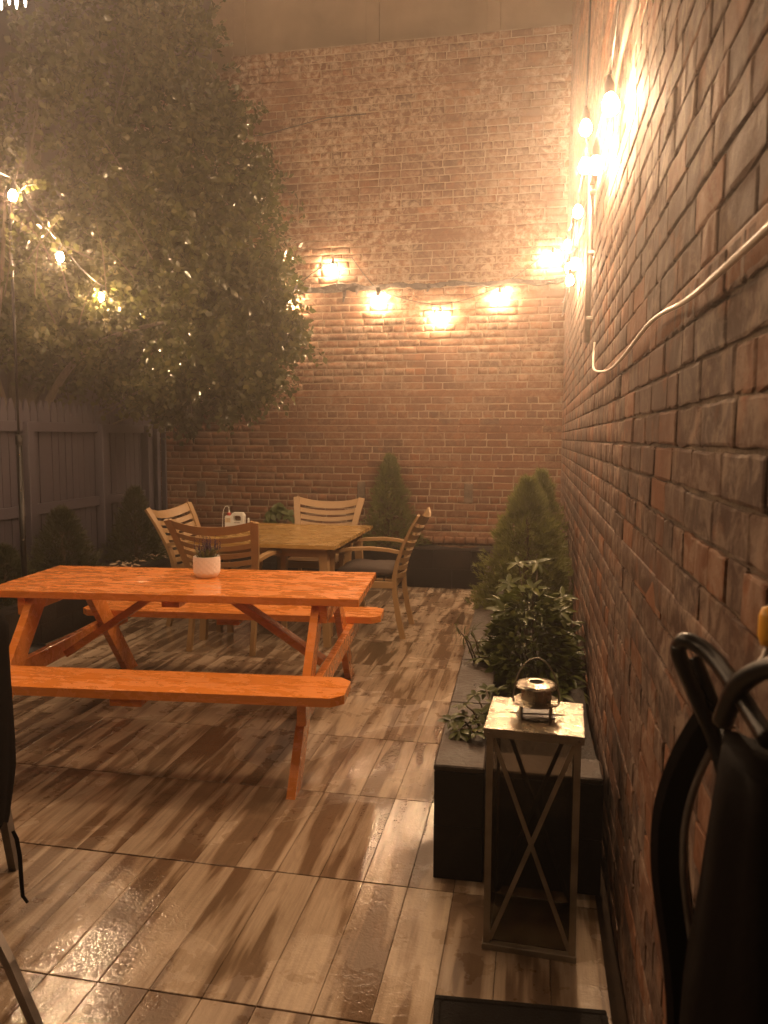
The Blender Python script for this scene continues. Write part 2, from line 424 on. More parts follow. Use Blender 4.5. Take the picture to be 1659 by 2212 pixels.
# ---- brick shapes
def brick_shape(w, h, seed, depth=.045, nx=7, nz=4, edge=1.0):
    r = np.random.default_rng(seed); V = []; 
    us = np.array([-1, -.955 if w > .15 else -.91, -.55, 0, .55, .955 if w > .15 else .91, 1]); vs = np.array([-1, -.86, .86, 1])
    chip = r.integers(0, 4)
    for j, v in enumerate(vs):
        for i, u in enumerate(us):
            ex = i in (0, nx-1); ez = j in (0, nz-1)
            y = r.normal(0, .0006)
            x = u*w/2+r.normal(0, .0012); z = v*h/2+r.normal(0, .0013)
            if ex or ez: y += r.uniform(.0020, .0045)*edge
            if ex and ez:
                y += r.uniform(.001, .005)*edge; x *= .988; z *= .965
            V.append((x, y, z))
    n = nx*nz
    ring = [i for i in range(nx)]+[nx*j+nx-1 for j in range(1, nz)]+[nx*(nz-1)+i for i in range(nx-2, -1, -1)]+[nx*j for j in range(nz-2, 0, -1)]
    Fq = [(j*nx+i, j*nx+i+1, (j+1)*nx+i+1, (j+1)*nx+i) for j in range(nz-1) for i in range(nx-1)]
    for k in ring: V.append((V[k][0]*1.005, depth, V[k][2]*1.0))
    m = len(ring)
    for k in range(m): Fq.append((ring[(k+1) % m], ring[k], n+k, n+(k+1) % m))
    return np.array(V), np.array(Fq)
BW, BH, COURSE = .205, .0625, .0737
STRETCH = [brick_shape(BW, BH, 100+i) for i in range(8)]; HEAD = [brick_shape(.099, BH, 200+i) for i in range(6)]
STRETCH_F = [brick_shape(BW+.004, BH+.004, 300+i, edge=.5) for i in range(8)]; HEAD_F = [brick_shape(.103, BH+.004, 400+i, edge=.5) for i in range(6)]
def brick_layout(length, height, z0, seed, header_every=6):
    r = random.Random(seed); out = []
    n = int(height/COURSE)
    for c in range(n):
        z = z0+c*COURSE+COURSE/2
        heads = (c % header_every == header_every-1)
        x = -r.uniform(0, .2) if not heads else -r.uniform(0, .1)
        while x < length:
            hd = heads or r.random() < .10
            w = (.099 if hd else BW)*r.uniform(.94, 1.05); pitch = w+r.uniform(.008, .013)
            if x+w > length: w = length-x
            if w > .03 and x > -.001:
                out.append((x+w/2, z, w, hd))
            elif x+w > .03:
                out.append(((x+w)/2, z, x+w, True))
            x += pitch
    return out
def wall_bricks(parent, lay, mat, place, score, nmax=300, seed=1, jit=.004, libs=(STRETCH, HEAD)):
    """the nmax bricks with the best score become objects, the rest one mesh"""
    r = random.Random(seed); S = sorted(range(len(lay)), key=lambda i: -score(lay[i])); near = set(S[:nmax])
    datas = {}
    Vs, Fs, n = [], [], 0
    Rm, T = place
    for i, (x, z, w, hd) in enumerate(lay):
        lib = libs[1] if hd else libs[0]; k = r.randrange(len(lib)); V, Fq = lib[k]
        sx = w/(.099 if hd else BW); dz = r.uniform(-.0018, .0018); dy = r.uniform(-jit, jit)
        if r.random() < .03: dy -= .004
        ang = r.uniform(-.008, .008)
        if i in near:
            key = (hd, k)
            if key not in datas:
                o = mesh_obj('brick', V, Fq, mat, None, False); datas[key] = o.data; bpy.data.objects.remove(o)
            o = mesh_obj('brick', None, None, parent=parent, data=datas[key])
            o.matrix_local = T @ Matrix.Translation((x, dy, z+dz)) @ Matrix.Rotation(ang, 4, 'Y') @ Matrix.Diagonal((sx, 1, 1, 1))
        else:
            P = V.copy(); P[:, 0] *= sx
            P = P @ np.array([[cos(ang), 0, -sin(ang)], [0, 1, 0], [sin(ang), 0, cos(ang)]])
            P += (x, dy, z+dz)
            Vs.append(P @ np.array(T.to_3x3()).T + np.array(T.translation)); Fs.append(Fq+n); n += len(V)
    o = np_mesh('brick_field', np.concatenate(Vs), np.concatenate(Fs), mat, parent, False); tag(o, kind='stuff')

# ---- back wall (front at Y = 8)
back = thing('brick_wall', 'tall weathered red brick wall closing the far end of the yard', 'wall', (0, WY, 0))
MB().box((-1.085, .14, 2.73), (3.07, .28, 5.46)).box((-3.52, .14, 2.55), (1.8, .28, 5.10)).build('mortar', MAT['mortar_back'], back)
BX0 = -4.40
layb = brick_layout(WX-BX0+.05, 5.5, .0, 11)
def keep_top(b):       # ragged stepped top edge on the left
    x = b[0]+BX0; z = b[1]
    lim = 5.52+.05*sin(x*3.1) if x > -2.6 else (5.44 if x > -3.2 else (5.30 if x > -3.45 else 5.15))
    return z < lim
layb = [b for b in layb if keep_top(b)]
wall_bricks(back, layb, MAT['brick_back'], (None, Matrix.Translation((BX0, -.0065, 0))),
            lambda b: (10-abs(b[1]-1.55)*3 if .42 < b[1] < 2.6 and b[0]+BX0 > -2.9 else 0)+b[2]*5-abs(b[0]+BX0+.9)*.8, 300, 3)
# dark ragged flashing line across the wall
r_ = random.Random(5); vs = []; fs = []; N = 46
for i in range(N+1):
    x = -2.72+i*(WX-.02+2.72)/N; zc = 3.055+.012*sin(i*.7)-.01; hh = r_.uniform(.014, .034)*(1.5 if x < -1.5 else 1)
    for (yy, zz) in ((0, zc+hh), (-.055-r_.uniform(0, .02), zc+hh*.5), (-.05, zc-hh*r_.uniform(.5, 1.3)), (0, zc-hh)): vs.append((x, yy-.006, zz))
for i in range(N):
    for k in range(4): fs.append((i*4+k, i*4+(k+1) % 4, i*4+4+(k+1) % 4, i*4+4+k))
fs += [(3, 2, 1, 0), (N*4, N*4+1, N*4+2, N*4+3)]
mesh_obj('flashing', vs, fs, MAT['flashing'], back)
for (x, l) in ((-2.55, .12), (-1.98, .16), (-1.62, .14), (-1.84, .09), (-1.1, .08)):      # hanging torn scraps
    mb = MB(); mb.sweep([(x, -.06, 3.05), (x+.012, -.07, 3.05-l*.5), (x-.006, -.065, 3.05-l)], [.05, .035, .015], .006)
    mb.build('torn_scrap', MAT['flashing'], back)
for (x, z, w, h) in ((-3.62, .92, .10, .17), (-3.28, 1.03, .05, .10), (-1.80, .93, .085, .19), (-.66, .92, .09, .20), (-3.4, 1.12, .16, .02)):   # old pockets filled with mortar
    MB().box((x, -.014, z), (w, .02, h), None, .004).build('patch', MAT['mortar_side'], back)
for k in range(14):                                                                         # proud course of brick ends above the planter
    V, Fq = HEAD[k % 6]
    mesh_obj('brick', V, Fq, MAT['brick_back'], back, True, loc=(-1.30+k*.112, -.052+random.uniform(-.01, .006), .43+random.uniform(-.004, .004)))

# ---- stuccoed building above and behind the brick wall
up = thing('stucco_building', 'hazy brown stucco building rising above the far brick wall', 'building', (-1.6, 8.3, 5.4))
MB().box((.10, .3, .55), (4.1, .6, 2.1), None, .01).build('wall', MAT['stucco'], up)
for x in (-1.62, -.15, 1.1): MB().box((x, -.015, .55), (.14, .03, 2.1), None, .006).build('pilaster', MAT['stucco'], up)

# ---- right wall (faces -X)
side = thing('brick_wall', 'long rough brick wall running along the right side', 'wall', (WX, 0, 0))
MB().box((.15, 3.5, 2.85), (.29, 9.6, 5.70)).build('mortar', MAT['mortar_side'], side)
SY0 = -1.2
lays = brick_layout(WY-SY0-.005, 5.6, .0, 23)
TS = Matrix.Translation((-.0018, 0, 0)) @ Matrix.Rotation(-pi/2, 4, 'Z') @ Matrix.Translation((-WY, 0, 0))
# local x runs from the far corner (x=0 at Y=8) towards the camera, local y points into the wall
def side_score(b):
    Y = WY-b[0]
    if Y < .75: return -5
    dz = b[1]-CAM_H; vis = (-.80 < dz/Y < .62)
    return (10 if vis else 0)-Y
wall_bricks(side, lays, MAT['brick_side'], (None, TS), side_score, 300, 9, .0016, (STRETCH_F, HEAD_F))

# ---- cables and conduit on the right wall
mb = MB(); pts = [onx(x, y, .235) for x, y in ((1700, 440), (1659, 480), (1560, 590), (1480, 650), (1400, 695), (1350, 770), (1318, 797), (1296, 803), (1285, 797), (1281, 770), (1281, 740))]
pts = [Vector((.236+.006*sin(i*2.1), p.y, p.z)) for i, p in enumerate(pts)]
from_pts = smooth_path(pts, 6)
mb.tube(from_pts, .0048, 6)
tag(mb.build('wall_cable', MAT['white_cable'], smooth=True), 'pale cable sagging along the right brick wall', 'cable')
mb = MB(); mb.tube([(.232, 3.80, 1.94), (.232, 3.80, 2.3), (.232, 3.81, 2.70)], .014, 10)
cd = thing('conduit', 'thin vertical grey conduit on the right brick wall', 'pipe', (0, 0, 0))
mb.build('pipe', MAT['grey_metal'], cd, True)
for z in (2.05, 2.35, 2.62): MB().box((.238, 3.80, z), (.03, .055, .016), None, .002).build('clip', MAT['grey_metal'], cd)
mb = MB(); rr = random.Random(3)
mb.tube([(.235+rr.uniform(-.006, .004), .6+i*.22, 2.66+rr.uniform(-.012, .012)) for i in range(33)], [.010+rr.uniform(-.003, .005) for _ in range(33)], 7)
tag(mb.build('wall_rope', MAT['twig'], smooth=True), 'rough rope-like line running high along the right wall', 'rope')
mb = MB(); mb.tube([ony(x, y, 7.955) for x, y in ((470, 318), (520, 300), (580, 288), (640, 272), (700, 255), (790, 246))], .0045, 6)
tag(mb.build('wall_cable', MAT['cable'], smooth=True), 'thin dark cable sloping across the upper back brick wall', 'cable')

# ================================================================== FENCE
fence = thing('picket_fence', 'dark purplish grey wooden picket fence along the left side', 'fence', (FX, 0, 0))
PIT = .094
def picket_mesh(seed):
    r = random.Random(seed); w = .086; t = .017; tip = r.uniform(.10, .125)
    poly = [(-w/2, 0), (w/2, 0), (w/2, 1-tip), (w*.30, 1-tip*.38), (.010, 1), (-.010, 1), (-w*.30, 1-tip*.38), (-w/2, 1-tip)]
    H = 1.72
    pv = [(x, (z if z > .5 else z)*1.0) for x, z in poly]
    n = len(pv); vs = []
    for yy in (-t/2, t/2):
        for (x, z) in pv:
            vs.append((-yy, x, z*H if z == 0 else (H-(1-z))))
    fs = [tuple(range(n)), tuple(range(2*n-1, n-1, -1))]+[((i+1) % n, i, n+i, n+(i+1) % n) for i in range(n)]
    me = bpy.data.meshes.new('picket'); me.from_pydata(vs, [], fs); me.update(); me.materials.append(MAT['fence']); return me
PM = [picket_mesh(i) for i in range(5)]
y = 2.45; k = 0
while y < 7.93:
    mesh_obj('picket', None, None, parent=fence, data=PM[k % 5], loc=(-.03+random.uniform(-.004, .004), y, .07+random.uniform(-.012, .012)), rot=(random.uniform(-.006, .006), 0, 0))
    y += PIT+random.uniform(-.002, .003); k += 1
POSTS = [2.50, 3.55, 4.60, 5.67, 6.77, 7.66]
for a, b in zip(POSTS[:-1], POSTS[1:]):
    for (z, h) in ((1.57, .085), (.875, .09), (.22, .09)):
        MB().box((.008, (a+b)/2, z), (.040, b-a-.092, h), None, .004).build('rail', MAT['fence'], fence)
for yy in POSTS: MB().box((.030, yy, .80), (.085, .092, 1.62), None, .006).build('post', MAT['fence'], fence)
MB().box((.02, 7.90, .82), (.05, .07, 1.62), None, .005).build('post', MAT['fence'], fence)
# slender lit edge board against the brick wall
MB().box((.075, 7.955, .85), (.05, .03, 1.60), None, .003).build('end_board', MAT['fence'], fence)

# ================================================================== PLANTERS
def block_wall(parent, a, b, thick, h, courses, mat, side=1, cap=None):
    """course of painted blocks from a to b (2D), thickness towards 'side' (left normal)"""
    a, b = Vector((*a, 0)), Vector((*b, 0)); t = (b-a); L = t.length; t.normalize(); n = Vector((-t.y, t.x, 0))*side
    R = Matrix((t, n, Vector((0, 0, 1)))).transposed()
    n_b = max(1, round(L/.40)); bl = L/n_b; ch = h/courses
    for c in range(courses):
        edges = [0]+[min(L, (i+(.5 if c % 2 else 1))*bl) for i in range(n_b)]+([L] if c % 2 else [])
        for e0, e1 in zip(edges[:-1], edges[1:]):
            if e1-e0 < .02: continue
            mb = MB(); mb.box(a+t*((e0+e1)/2)+n*(thick/2)+Vector((0, 0, ch*(c+.5))), (e1-e0-.0012, thick, ch-.0012), R, .002)
            mb.build('block', mat, parent)
    if cap:
        e = [i*L/max(1, round(L/.62)) for i in range(max(1, round(L/.62))+1)]
        for e0, e1 in zip(e[:-1], e[1:]):
            mb = MB(); mb.box(a+t*((e0+e1)/2)+n*(thick/2)+Vector((0, 0, h+.0125)), (e1-e0-.004, thick+.004, .022), R, .005)
            mb.build('cap', cap, parent)
def soil_bed(parent, poly, z, seed, amp=.018):
    """lumpy soil sheet over a quad: poly = 4 corners (2D)"""
    r = np.random.default_rng(seed); nu, nv = 40, 14; V = []; Fq = []
    p = [np.array(q) for q in poly]
    for i in range(nu+1):
        for j in range(nv+1):
            u, v = i/nu, j/nv; q = (p[0]*(1-u)+p[1]*u)*(1-v)+(p[3]*(1-u)+p[2]*u)*v
            V.append((q[0], q[1], z+r.normal(0, amp*.5)+amp*sin(q[0]*9+q[1]*7)))
    for i in range(nu):
        for j in range(nv): Fq.append((i*(nv+1)+j, (i+1)*(nv+1)+j, (i+1)*(nv+1)+j+1, i*(nv+1)+j+1))
    return mesh_obj('soil', V, Fq, MAT['soil'], parent, True)
pb = thing('planter', 'long black block planter at the foot of the back brick wall', 'planter')
block_wall(pb, (-3.40, 7.53), (-.40, 7.53), .13, .385, 2, MAT['block'])
soil_bed(pb, [(-3.5, 7.64), (.24, 7.64), (.24, 7.97), (-3.5, 7.97)], .355, 1)
pl = thing('planter', 'dark block planter bed along the left picket fence', 'planter')
block_wall(pl, (-3.43, 2.5), (-3.43, 7.53), .13, .30, 2, MAT['block'], 1)
soil_bed(pl, [(-3.53, 2.5), (-3.53, 7.95), (-4.06, 7.95), (-4.06, 2.5)], .285, 2, .02)
pr = thing('planter', 'black planter with wet concrete top along the right brick wall', 'planter')
block_wall(pr, (-.305, 2.47), (-.395, 7.52), .165, .375, 2, MAT['block'], -1, MAT['cap'])
block_wall(pr, (-.135, 2.472), (.245, 2.472), .15, .375, 2, MAT['block'], 1, MAT['cap'])
soil_bed(pr, [(-.16, 2.60), (-.24, 7.60), (.245, 7.60), (.245, 2.60)], .335, 3)
# chips strewn on the left bed
ch = MB(); rr = random.Random(8)
for i in range(90):
    c = (rr.gauss(-3.62, .10), rr.gauss(6.35, .42), .315+rr.uniform(0, .02))
    if c[0] > -3.50: continue
    ch.box(c, (rr.uniform(.02, .07), rr.uniform(.012, .03), .005), Euler((rr.uniform(-.4, .4), rr.uniform(-.4, .4), rr.uniform(0, 3))))
tag(ch.build('wood_chips', MAT['chip']), 'pale wood chips scattered on the dark left bed', 'wood chips', kind='stuff')
for i, (x, z) in enumerate(((-3.55, .41), (-3.47, .475))):
    V, Fq = STRETCH[i]
    lb = MB().box((0, 0, 0), (.205, .095, .062), None, .006).build('loose_brick', MAT['brick_back'], loc=(x, 7.86, z), rot=(0, 0, .06-i*.14))
    tag(lb, ('loose brick lying on the back bed under another brick', 'loose brick set on top of another on the back bed')[i], 'brick', 'loose bricks by the back wall')

# ================================================================== PICNIC TABLE
PT = thing('picnic_table', 'wet orange painted wooden picnic table with attached benches', 'picnic table', (-1.745, 3.715, 0), radians(5.2))
LEN = 1.86; HL = LEN/2
for i in range(5):
    MB().box((0, (i-2)*.1455, .721), (LEN, .1405, .038), None, .003).build('top_board', MAT['orange'], PT)
for s in (-1, 1):
    for j in (-1, 1):
        yc = s*.715+j*.0715; c = .05
        y0, y1 = yc-.0695, yc+.0695
        outer = (j == s)
        # chamfered ends on the outer corners of the bench
        if (j == 1): poly = [(-HL, y0), (HL, y0), (HL, y1-c), (HL-c, y1), (-HL+c, y1), (-HL, y1-c)]
        else: poly = [(-HL+c, y0), (HL-c, y0), (HL, y0+c), (HL, y1), (-HL, y1), (-HL, y0+c)]
        MB().prism(poly, .394, .432).build('bench_board', MAT['orange'], PT)
    MB().box((0, s*.715, .374), (.14, .24, .038), None, .003).build('cleat', MAT['orange'], PT)
    ex = s*(HL-.215)
    for j in (-1, 1):
        mb = MB(); a = Vector((ex, j*.80, 0)); b = Vector((ex, j*.235, .70))
        # leg board with level ends: sheared box
        w = .14; th = .019
        vs = []
        for (p, z) in ((a, 0.0), (b, .70)):
            for (dx, dy) in ((-th, -w/2), (th, -w/2), (th, w/2), (-th, w/2)): vs.append((p.x+dx, p.y+dy, z))
        mb.add(vs, [(3, 2, 1, 0), (4, 5, 6, 7), (0, 1, 5, 4), (1, 2, 6, 5), (2, 3, 7, 6), (3, 0, 4, 7)])
        mb.build('leg', MAT['orange'], PT)
    MB().box((ex+s*.0385, 0, .345), (.038, 1.66, .092), None, .003).build('beam', MAT['orange'], PT)
    MB().box((ex+s*.0385, 0, .656), (.038, .66, .089), None, .003).build('cleat', MAT['orange'], PT)
    MB().bar((ex-s*.02, 0, .33), (s*.16, 0, .690), .085, .038, (0, 1, 0), .003).build('brace', MAT['orange'], PT)
    for j in (-1, 1):
        for (yy, zz) in ((j*.50, .345), (j*.545, .345)):
            MB().tube([(ex+s*.057, yy, zz), (ex+s*.062, yy, zz)], .008, 8).build('bolt', MAT['grey_metal'], PT)
MB().box((0, 0, .683), (.09, .62, .038), None, .003).build('cleat', MAT['orange'], PT)

# ---- potted lavender
pot_c = onz(437, 1250, .7405)
pot = thing('potted_lavender', 'small lavender in white diamond-textured pot on orange picnic table', 'potted plant', (pot_c.x, pot_c.y+.06, .7405))
prof_r = lambda z: .062+.010*math.sqrt(max(0, 1-((z-.075)/.075)**2))-(.012*max(0, .025-z)/.025)
V, Fq = [], []; NR, NZ = 40, 20; HP = .112
for j in range(NZ+1):
    z = HP*j/NZ
    for i in range(NR):
        a = 2*pi*i/NR; dia = abs(((i/NR*14+z/.030) % 1)-.5)+abs(((i/NR*14-z/.030) % 1)-.5)
        rr_ = prof_r(z)+(.0042*(dia-.5) if .012 < z < .092 else 0)
        V.append((rr_*cos(a), rr_*sin(a), z))
base_n = len(V)
for (r0, z) in ((.057, HP), (.055, .085)):
    for i in range(NR): a = 2*pi*i/NR; V.append((r0*cos(a), r0*sin(a), z))
for j in range(NZ+2):
    for i in range(NR): Fq.append((j*NR+i, j*NR+(i+1) % NR, (j+1)*NR+(i+1) % NR, (j+1)*NR+i))
Fq.append(tuple(range(NR-1, -1, -1)))
mesh_obj('pot', V, Fq, MAT['pot'], pot)
MB().lathe([(.0, .092), (.055, .088)], 20).build('soil', MAT['soil'], pot)
def blades(n, rad, h0, h1, w, spread, seed, z0=.088):
    r = random.Random(seed); vs = []; fs = []
    for i in range(n):
        a = r.uniform(0, 2*pi); rb = r.uniform(0, rad); L = r.uniform(h0, h1); sp = r.uniform(.2, 1)*spread
        d = Vector((cos(a), sin(a), 0)); p0 = d*rb+Vector((0, 0, z0)); p1 = p0+d*(L*sp*.5)+Vector((0, 0, L*.6)); p2 = p0+d*(L*sp*1.15)+Vector((0, 0, L*(1-.35*sp)))
        q = Vector((-sin(a), cos(a), 0))*(w*r.uniform(.6, 1.2)/2); n0 = len(vs)
        vs += [p0-q, p0+q, p1-q*.9, p1+q*.9, p2]; fs += [(n0, n0+1, n0+3, n0+2), (n0+2, n0+3, n0+4)]
    return vs, fs
mesh_obj('foliage', *blades(210, .045, .045, .10, .006, .95, 4), MAT['lavender_leaf'], pot)
fl = MB(); rr = random.Random(6)
for i in range(26):
    a = rr.uniform(0, 6.28); rb = rr.uniform(0, .05); L = rr.uniform(.08, .135); x, y = rb*cos(a)*1.5, rb*sin(a)*1.5
    fl.tube([(x*.6, y*.6, .09), (x, y, .09+L*.6)], .0012, 4)
    for k in range(7):
        z = .09+L*(.55+.45*k/6); s = .007*(1-.09*k)
        fl.box((x+rr.uniform(-.003, .003), y+rr.uniform(-.003, .003), z), (s, s, s*.9), Euler((rr.random()*3, rr.random()*3, rr.random()*3)))
fl.build('flowers', MAT['lavender_flower'], pot)

# ================================================================== TEAK TABLE AND CHAIRS
TX0, TX1, TY0, TY1 = -2.44, -1.345, 5.13, 6.42; TZ = .738
tt = thing('garden_table', 'wet teak garden table with slatted top near the back wall', 'table', ((TX0+TX1)/2, (TY0+TY1)/2, 0))
w2, d2 = (TX1-TX0)/2, (TY1-TY0)/2; FW = .085
for s in (-1, 1):
    MB().prism([(-w2, s*d2), (-w2+FW, s*(d2-FW)), (w2-FW, s*(d2-FW)), (w2, s*d2)][::(-1 if s < 0 else 1)], TZ-.026, TZ).build('frame_board', MAT['teak_wet'], tt)
    MB().prism([(s*w2, -d2+.002), (s*w2, d2-.002), (s*(w2-FW), d2-FW-.002), (s*(w2-FW), -d2+FW+.002)][::(1 if s > 0 else -1)], TZ-.026, TZ).build('frame_board', MAT['teak_wet'], tt)
nsl = 16; inner = 2*(d2-FW); pw = inner/nsl
for i in range(nsl):
    MB().box((0, -d2+FW+pw*(i+.5), TZ-.0125), (2*(w2-FW)-.004, pw-.006, .020), None, .002).build('slat', MAT['teak_wet'], tt)
for sx in (-1, 1):
    MB().box((sx*(w2-.13), 0, TZ-.065), (.025, 2*d2-.28, .075), None, .003).build('apron', MAT['teak'], tt)
    MB().box((0, sx*(d2-.13), TZ-.065), (2*w2-.29, .025, .075), None, .003).build('apron', MAT['teak'], tt)
    for sy in (-1, 1):
        MB().sweep([(sx*(w2-.075), sy*(d2-.075), 0), (sx*(w2-.09), sy*(d2-.09), .35), (sx*(w2-.11), sy*(d2-.11), TZ-.028)], [.045, .055, .065], [.045, .055, .065]).build('leg', MAT['teak'], tt)

def lerp_path(P, z):
    for (a, b) in zip(P[:-1], P[1:]):
        if a[2] <= z <= b[2]:
            k = (z-a[2])/(b[2]-a[2]); return [a[i]+(b[i]-a[i])*k for i in range(3)]
    return list(P[-1])
def make_chair(name, label, group):
    t = thing(name, label, 'chair', group=group)
    base = [(.235, -.285, 0), (.233, -.248, .16), (.232, -.222, .32), (.234, -.215, .45), (.246, -.240, .58), (.266, -.285, .70), (.288, -.340, .82), (.311, -.405, .935)]
    for s in (-1, 1):
        P = [(s*x, y, z) for x, y, z in base]
        MB().sweep(P, [.030, .030, .032, .036, .046, .052, .056, .058], [.040, .038, .036, .034, .026, .022, .020, .018]).build('stile', MAT['teak'], t)
        arm = [(.262, -.27, .652), (.275, -.16, .672), (.283, -.04, .680), (.284, .10, .672), (.279, .22, .652), (.275, .285, .630)]
        MB().sweep([(s*x, y, z) for x, y, z in arm], [.035, .042, .05, .054, .054, .048], [.024]*6).build('armrest', MAT['teak'], t)
        MB().sweep([(s*.262, .268, 0), (s*.268, .258, .4), (s*.275, .245, .645)], [.036, .038, .042], [.036, .038, .042]).build('leg', MAT['teak'], t)
        MB().bar((s*.243, -.21, .405), (s*.262, .24, .405), .024, .05, (1, 0, 0), .003).build('seat_rail', MAT['teak'], t)
    MB().box((0, .243, .405), (.50, .024, .05), None, .003).build('seat_rail', MAT['teak'], t)
    MB().box((0, -.215, .405), (.43, .024, .05), None, .003).build('seat_rail', MAT['teak'], t)
    for i in range(7):
        yy = -.17+i*.066; MB().box((0, yy, .438), (.45, .052, .014), None, .002).build('seat_slat', MAT['teak'], t)
    levels = [(.905, .060, .040)]+[(.905-.060*i-.012, .036, .040-.003*i) for i in range(1, 8)]
    for i, (zc, hh, dip) in enumerate(levels):
        n = 10; vs = []; fs = []
        for k in range(n+1):
            u = -1+2*k/n
            for (dz, th) in ((-hh/2, -.007), (-hh/2, .007), (hh/2, .007), (hh/2, -.007)):
                zz = zc+dz; q = lerp_path(base, min(.934, zz)); x = u*(q[0]-.004)
                vs.append((x, q[1]-.040*(1-u*u)+th, zz-dip*(1-u*u)+(.0 if i else .006*u*u)))
        for k in range(n):
            for e in range(4): fs.append((k*4+e, k*4+4+e, k*4+4+(e+1) % 4, k*4+(e+1) % 4))
        fs += [(0, 1, 2, 3), (n*4+3, n*4+2, n*4+1, n*4)]
        mesh_obj('top_rail' if i == 0 else 'back_slat', vs, fs, MAT['teak'], t)
    return t
G_CH = 'slatted teak armchairs around the garden table'
c1 = make_chair('garden_armchair', 'slatted teak armchair seen from behind, just beyond the orange table', G_CH)
c1.location = (-2.085, 5.165, 0); c1.rotation_euler.z = radians(-2)
for (loc, rz, lab) in (((-1.85, 6.48, 0), 181, 'slatted teak armchair facing the camera across the garden table'),
                       ((-1.215, 5.76, 0), 91, 'slatted teak armchair in side view on the right, with dark cushion'),
                       ((-2.50, 5.74, 0), -95, 'slatted teak armchair on the left of the garden table, angled back')):
    c = copy_tree(c1); c.location = loc; c.rotation_euler.z = radians(rz); c['label'] = lab
# cushion on the right chair
n = 9; V = []; Fq = []
for sgn in (1, -1):
    for i in range(n):
        for j in range(n):
            u, v = -1+2*i/(n-1), -1+2*j/(n-1); e = (1-u**4)*(1-v**4)
            V.append((u*.225, v*.215, .042+sgn*(.012+.030*e**.5)+(.006*sin(u*7+v*5) if sgn > 0 else 0)))
for s_ in range(2):
    for i in range(n-1):
        for j in range(n-1):
            q = (s_*n*n+i*n+j, s_*n*n+(i+1)*n+j, s_*n*n+(i+1)*n+j+1, s_*n*n+i*n+j+1); Fq.append(q if s_ == 0 else q[::-1])
for k in range(n-1):
    for (a, b) in (((k, 0), (k+1, 0)), ((k+1, n-1), (k, n-1)), ((n-1, k), (n-1, k+1)), ((0, k+1), (0, k))):
        i0, i1 = a[0]*n+a[1], b[0]*n+b[1]; Fq.append((i1, i0, n*n+i0, n*n+i1))
cu = mesh_obj('seat_cushion', V, Fq, MAT['cushion'], None, True, loc=(-1.225, 5.76, .4455), rot=(0, 0, radians(91)))
tag(cu, 'dark tufted seat cushion on the right-hand teak armchair', 'cushion')

# ================================================================== JUG AND RED BOTTLE (on the back planter)
JZ = .385; jy = 7.60
jl, jr = ony(487, 1120, jy), ony(528, 1120, jy); jx = (jl.x+jr.x)/2
jug = thing('plastic_jug', 'white plastic jug with handle and printed label on the back planter', 'jug', (jx+.005, jy, JZ), radians(6))
JW, JD = .20, .085
out = [(-.100, 0), (.084, 0), (.088, .165), (.100, .200), (.104, .285), (.085, .318), (-.020, .318), (-.033, .300), (-.036, .285), (-.100, .285), (-.104, .262)]
hole = [(-.012, .236), (-.006, .228), (.062, .228), (.068, .236), (.068, .276), (.060, .284), (-.004, .284), (-.012, .276)]
import bmesh
bm = bmesh.new()
def ring(pts, yv): return [bm.verts.new((x, yv, z)) for x, z in pts]
for yv, flip in ((-JD/2, 1), (JD/2, -1)):
    o_, h_ = ring(out, yv), ring(hole, yv)
    es = [bm.edges.new((o_[i], o_[(i+1) % len(o_)])) for i in range(len(o_))]+[bm.edges.new((h_[i], h_[(i+1) % len(h_)])) for i in range(len(h_))]
    bmesh.ops.triangle_fill(bm, edges=es, use_beauty=True)
    if flip == 1: O1, H1 = o_, h_
    else: O2, H2 = o_, h_
for A, B in ((O1, O2), (H1, H2)):
    for i in range(len(A)): bm.faces.new((A[i], A[(i+1) % len(A)], B[(i+1) % len(A)], B[i]))
bmesh.ops.recalc_face_normals(bm, faces=bm.faces)
be = [e for e in bm.edges if len(e.link_faces) == 2 and e.calc_face_angle(0) > .6]
bmesh.ops.bevel(bm, geom=be, offset=.006, segments=2, affect='EDGES')
me = bpy.data.meshes.new('jug_body'); bm.to_mesh(me); bm.free(); me.materials.append(MAT['plastic_white'])
mesh_obj('body', None, None, parent=jug, data=me)
MB().lathe([(.0, .315), (.018, .315), (.020, .285)], 16, (-.068, 0, 0)).build('cap', MAT['plastic_red'], jug, True)
MB().lathe([(.0, .338), (.006, .336), (.007, .315)], 10, (-.066, 0, 0)).build('nozzle', MAT['plastic_white'], jug, True)
hose = [(-.066, 0, .335), (-.068, 0, .365), (-.082, -.004, .385), (-.105, -.008, .378), (-.122, -.012, .345), (-.130, -.016, .29), (-.132, -.022, .18), (-.135, -.03, .03)]
MB().tube(hose, .0038, 6).build('hose', MAT['plastic_white'], jug, True)
yf = -JD/2-.0015
MB().box((-.009, yf, .090), (.150, .002, .165)).build('label_panel', MAT['label_red'], jug)
MB().box((-.068, yf, .238), (.055, .002, .045)).build('label_panel', MAT['label_cream'], jug)
MB().box((-.005, yf-.0015, .060), (.140, .0015, .08)).build('label_panel', MAT['label_cream'], jug)
MB().box((.028, yf-.0005, .213), (.065, .002, .006)).build('label_line', MAT['ink'], jug)
MB().box((.004, yf-.002, .150), (.048, .002, .022)).build('label_box', MAT['ink'], jug)
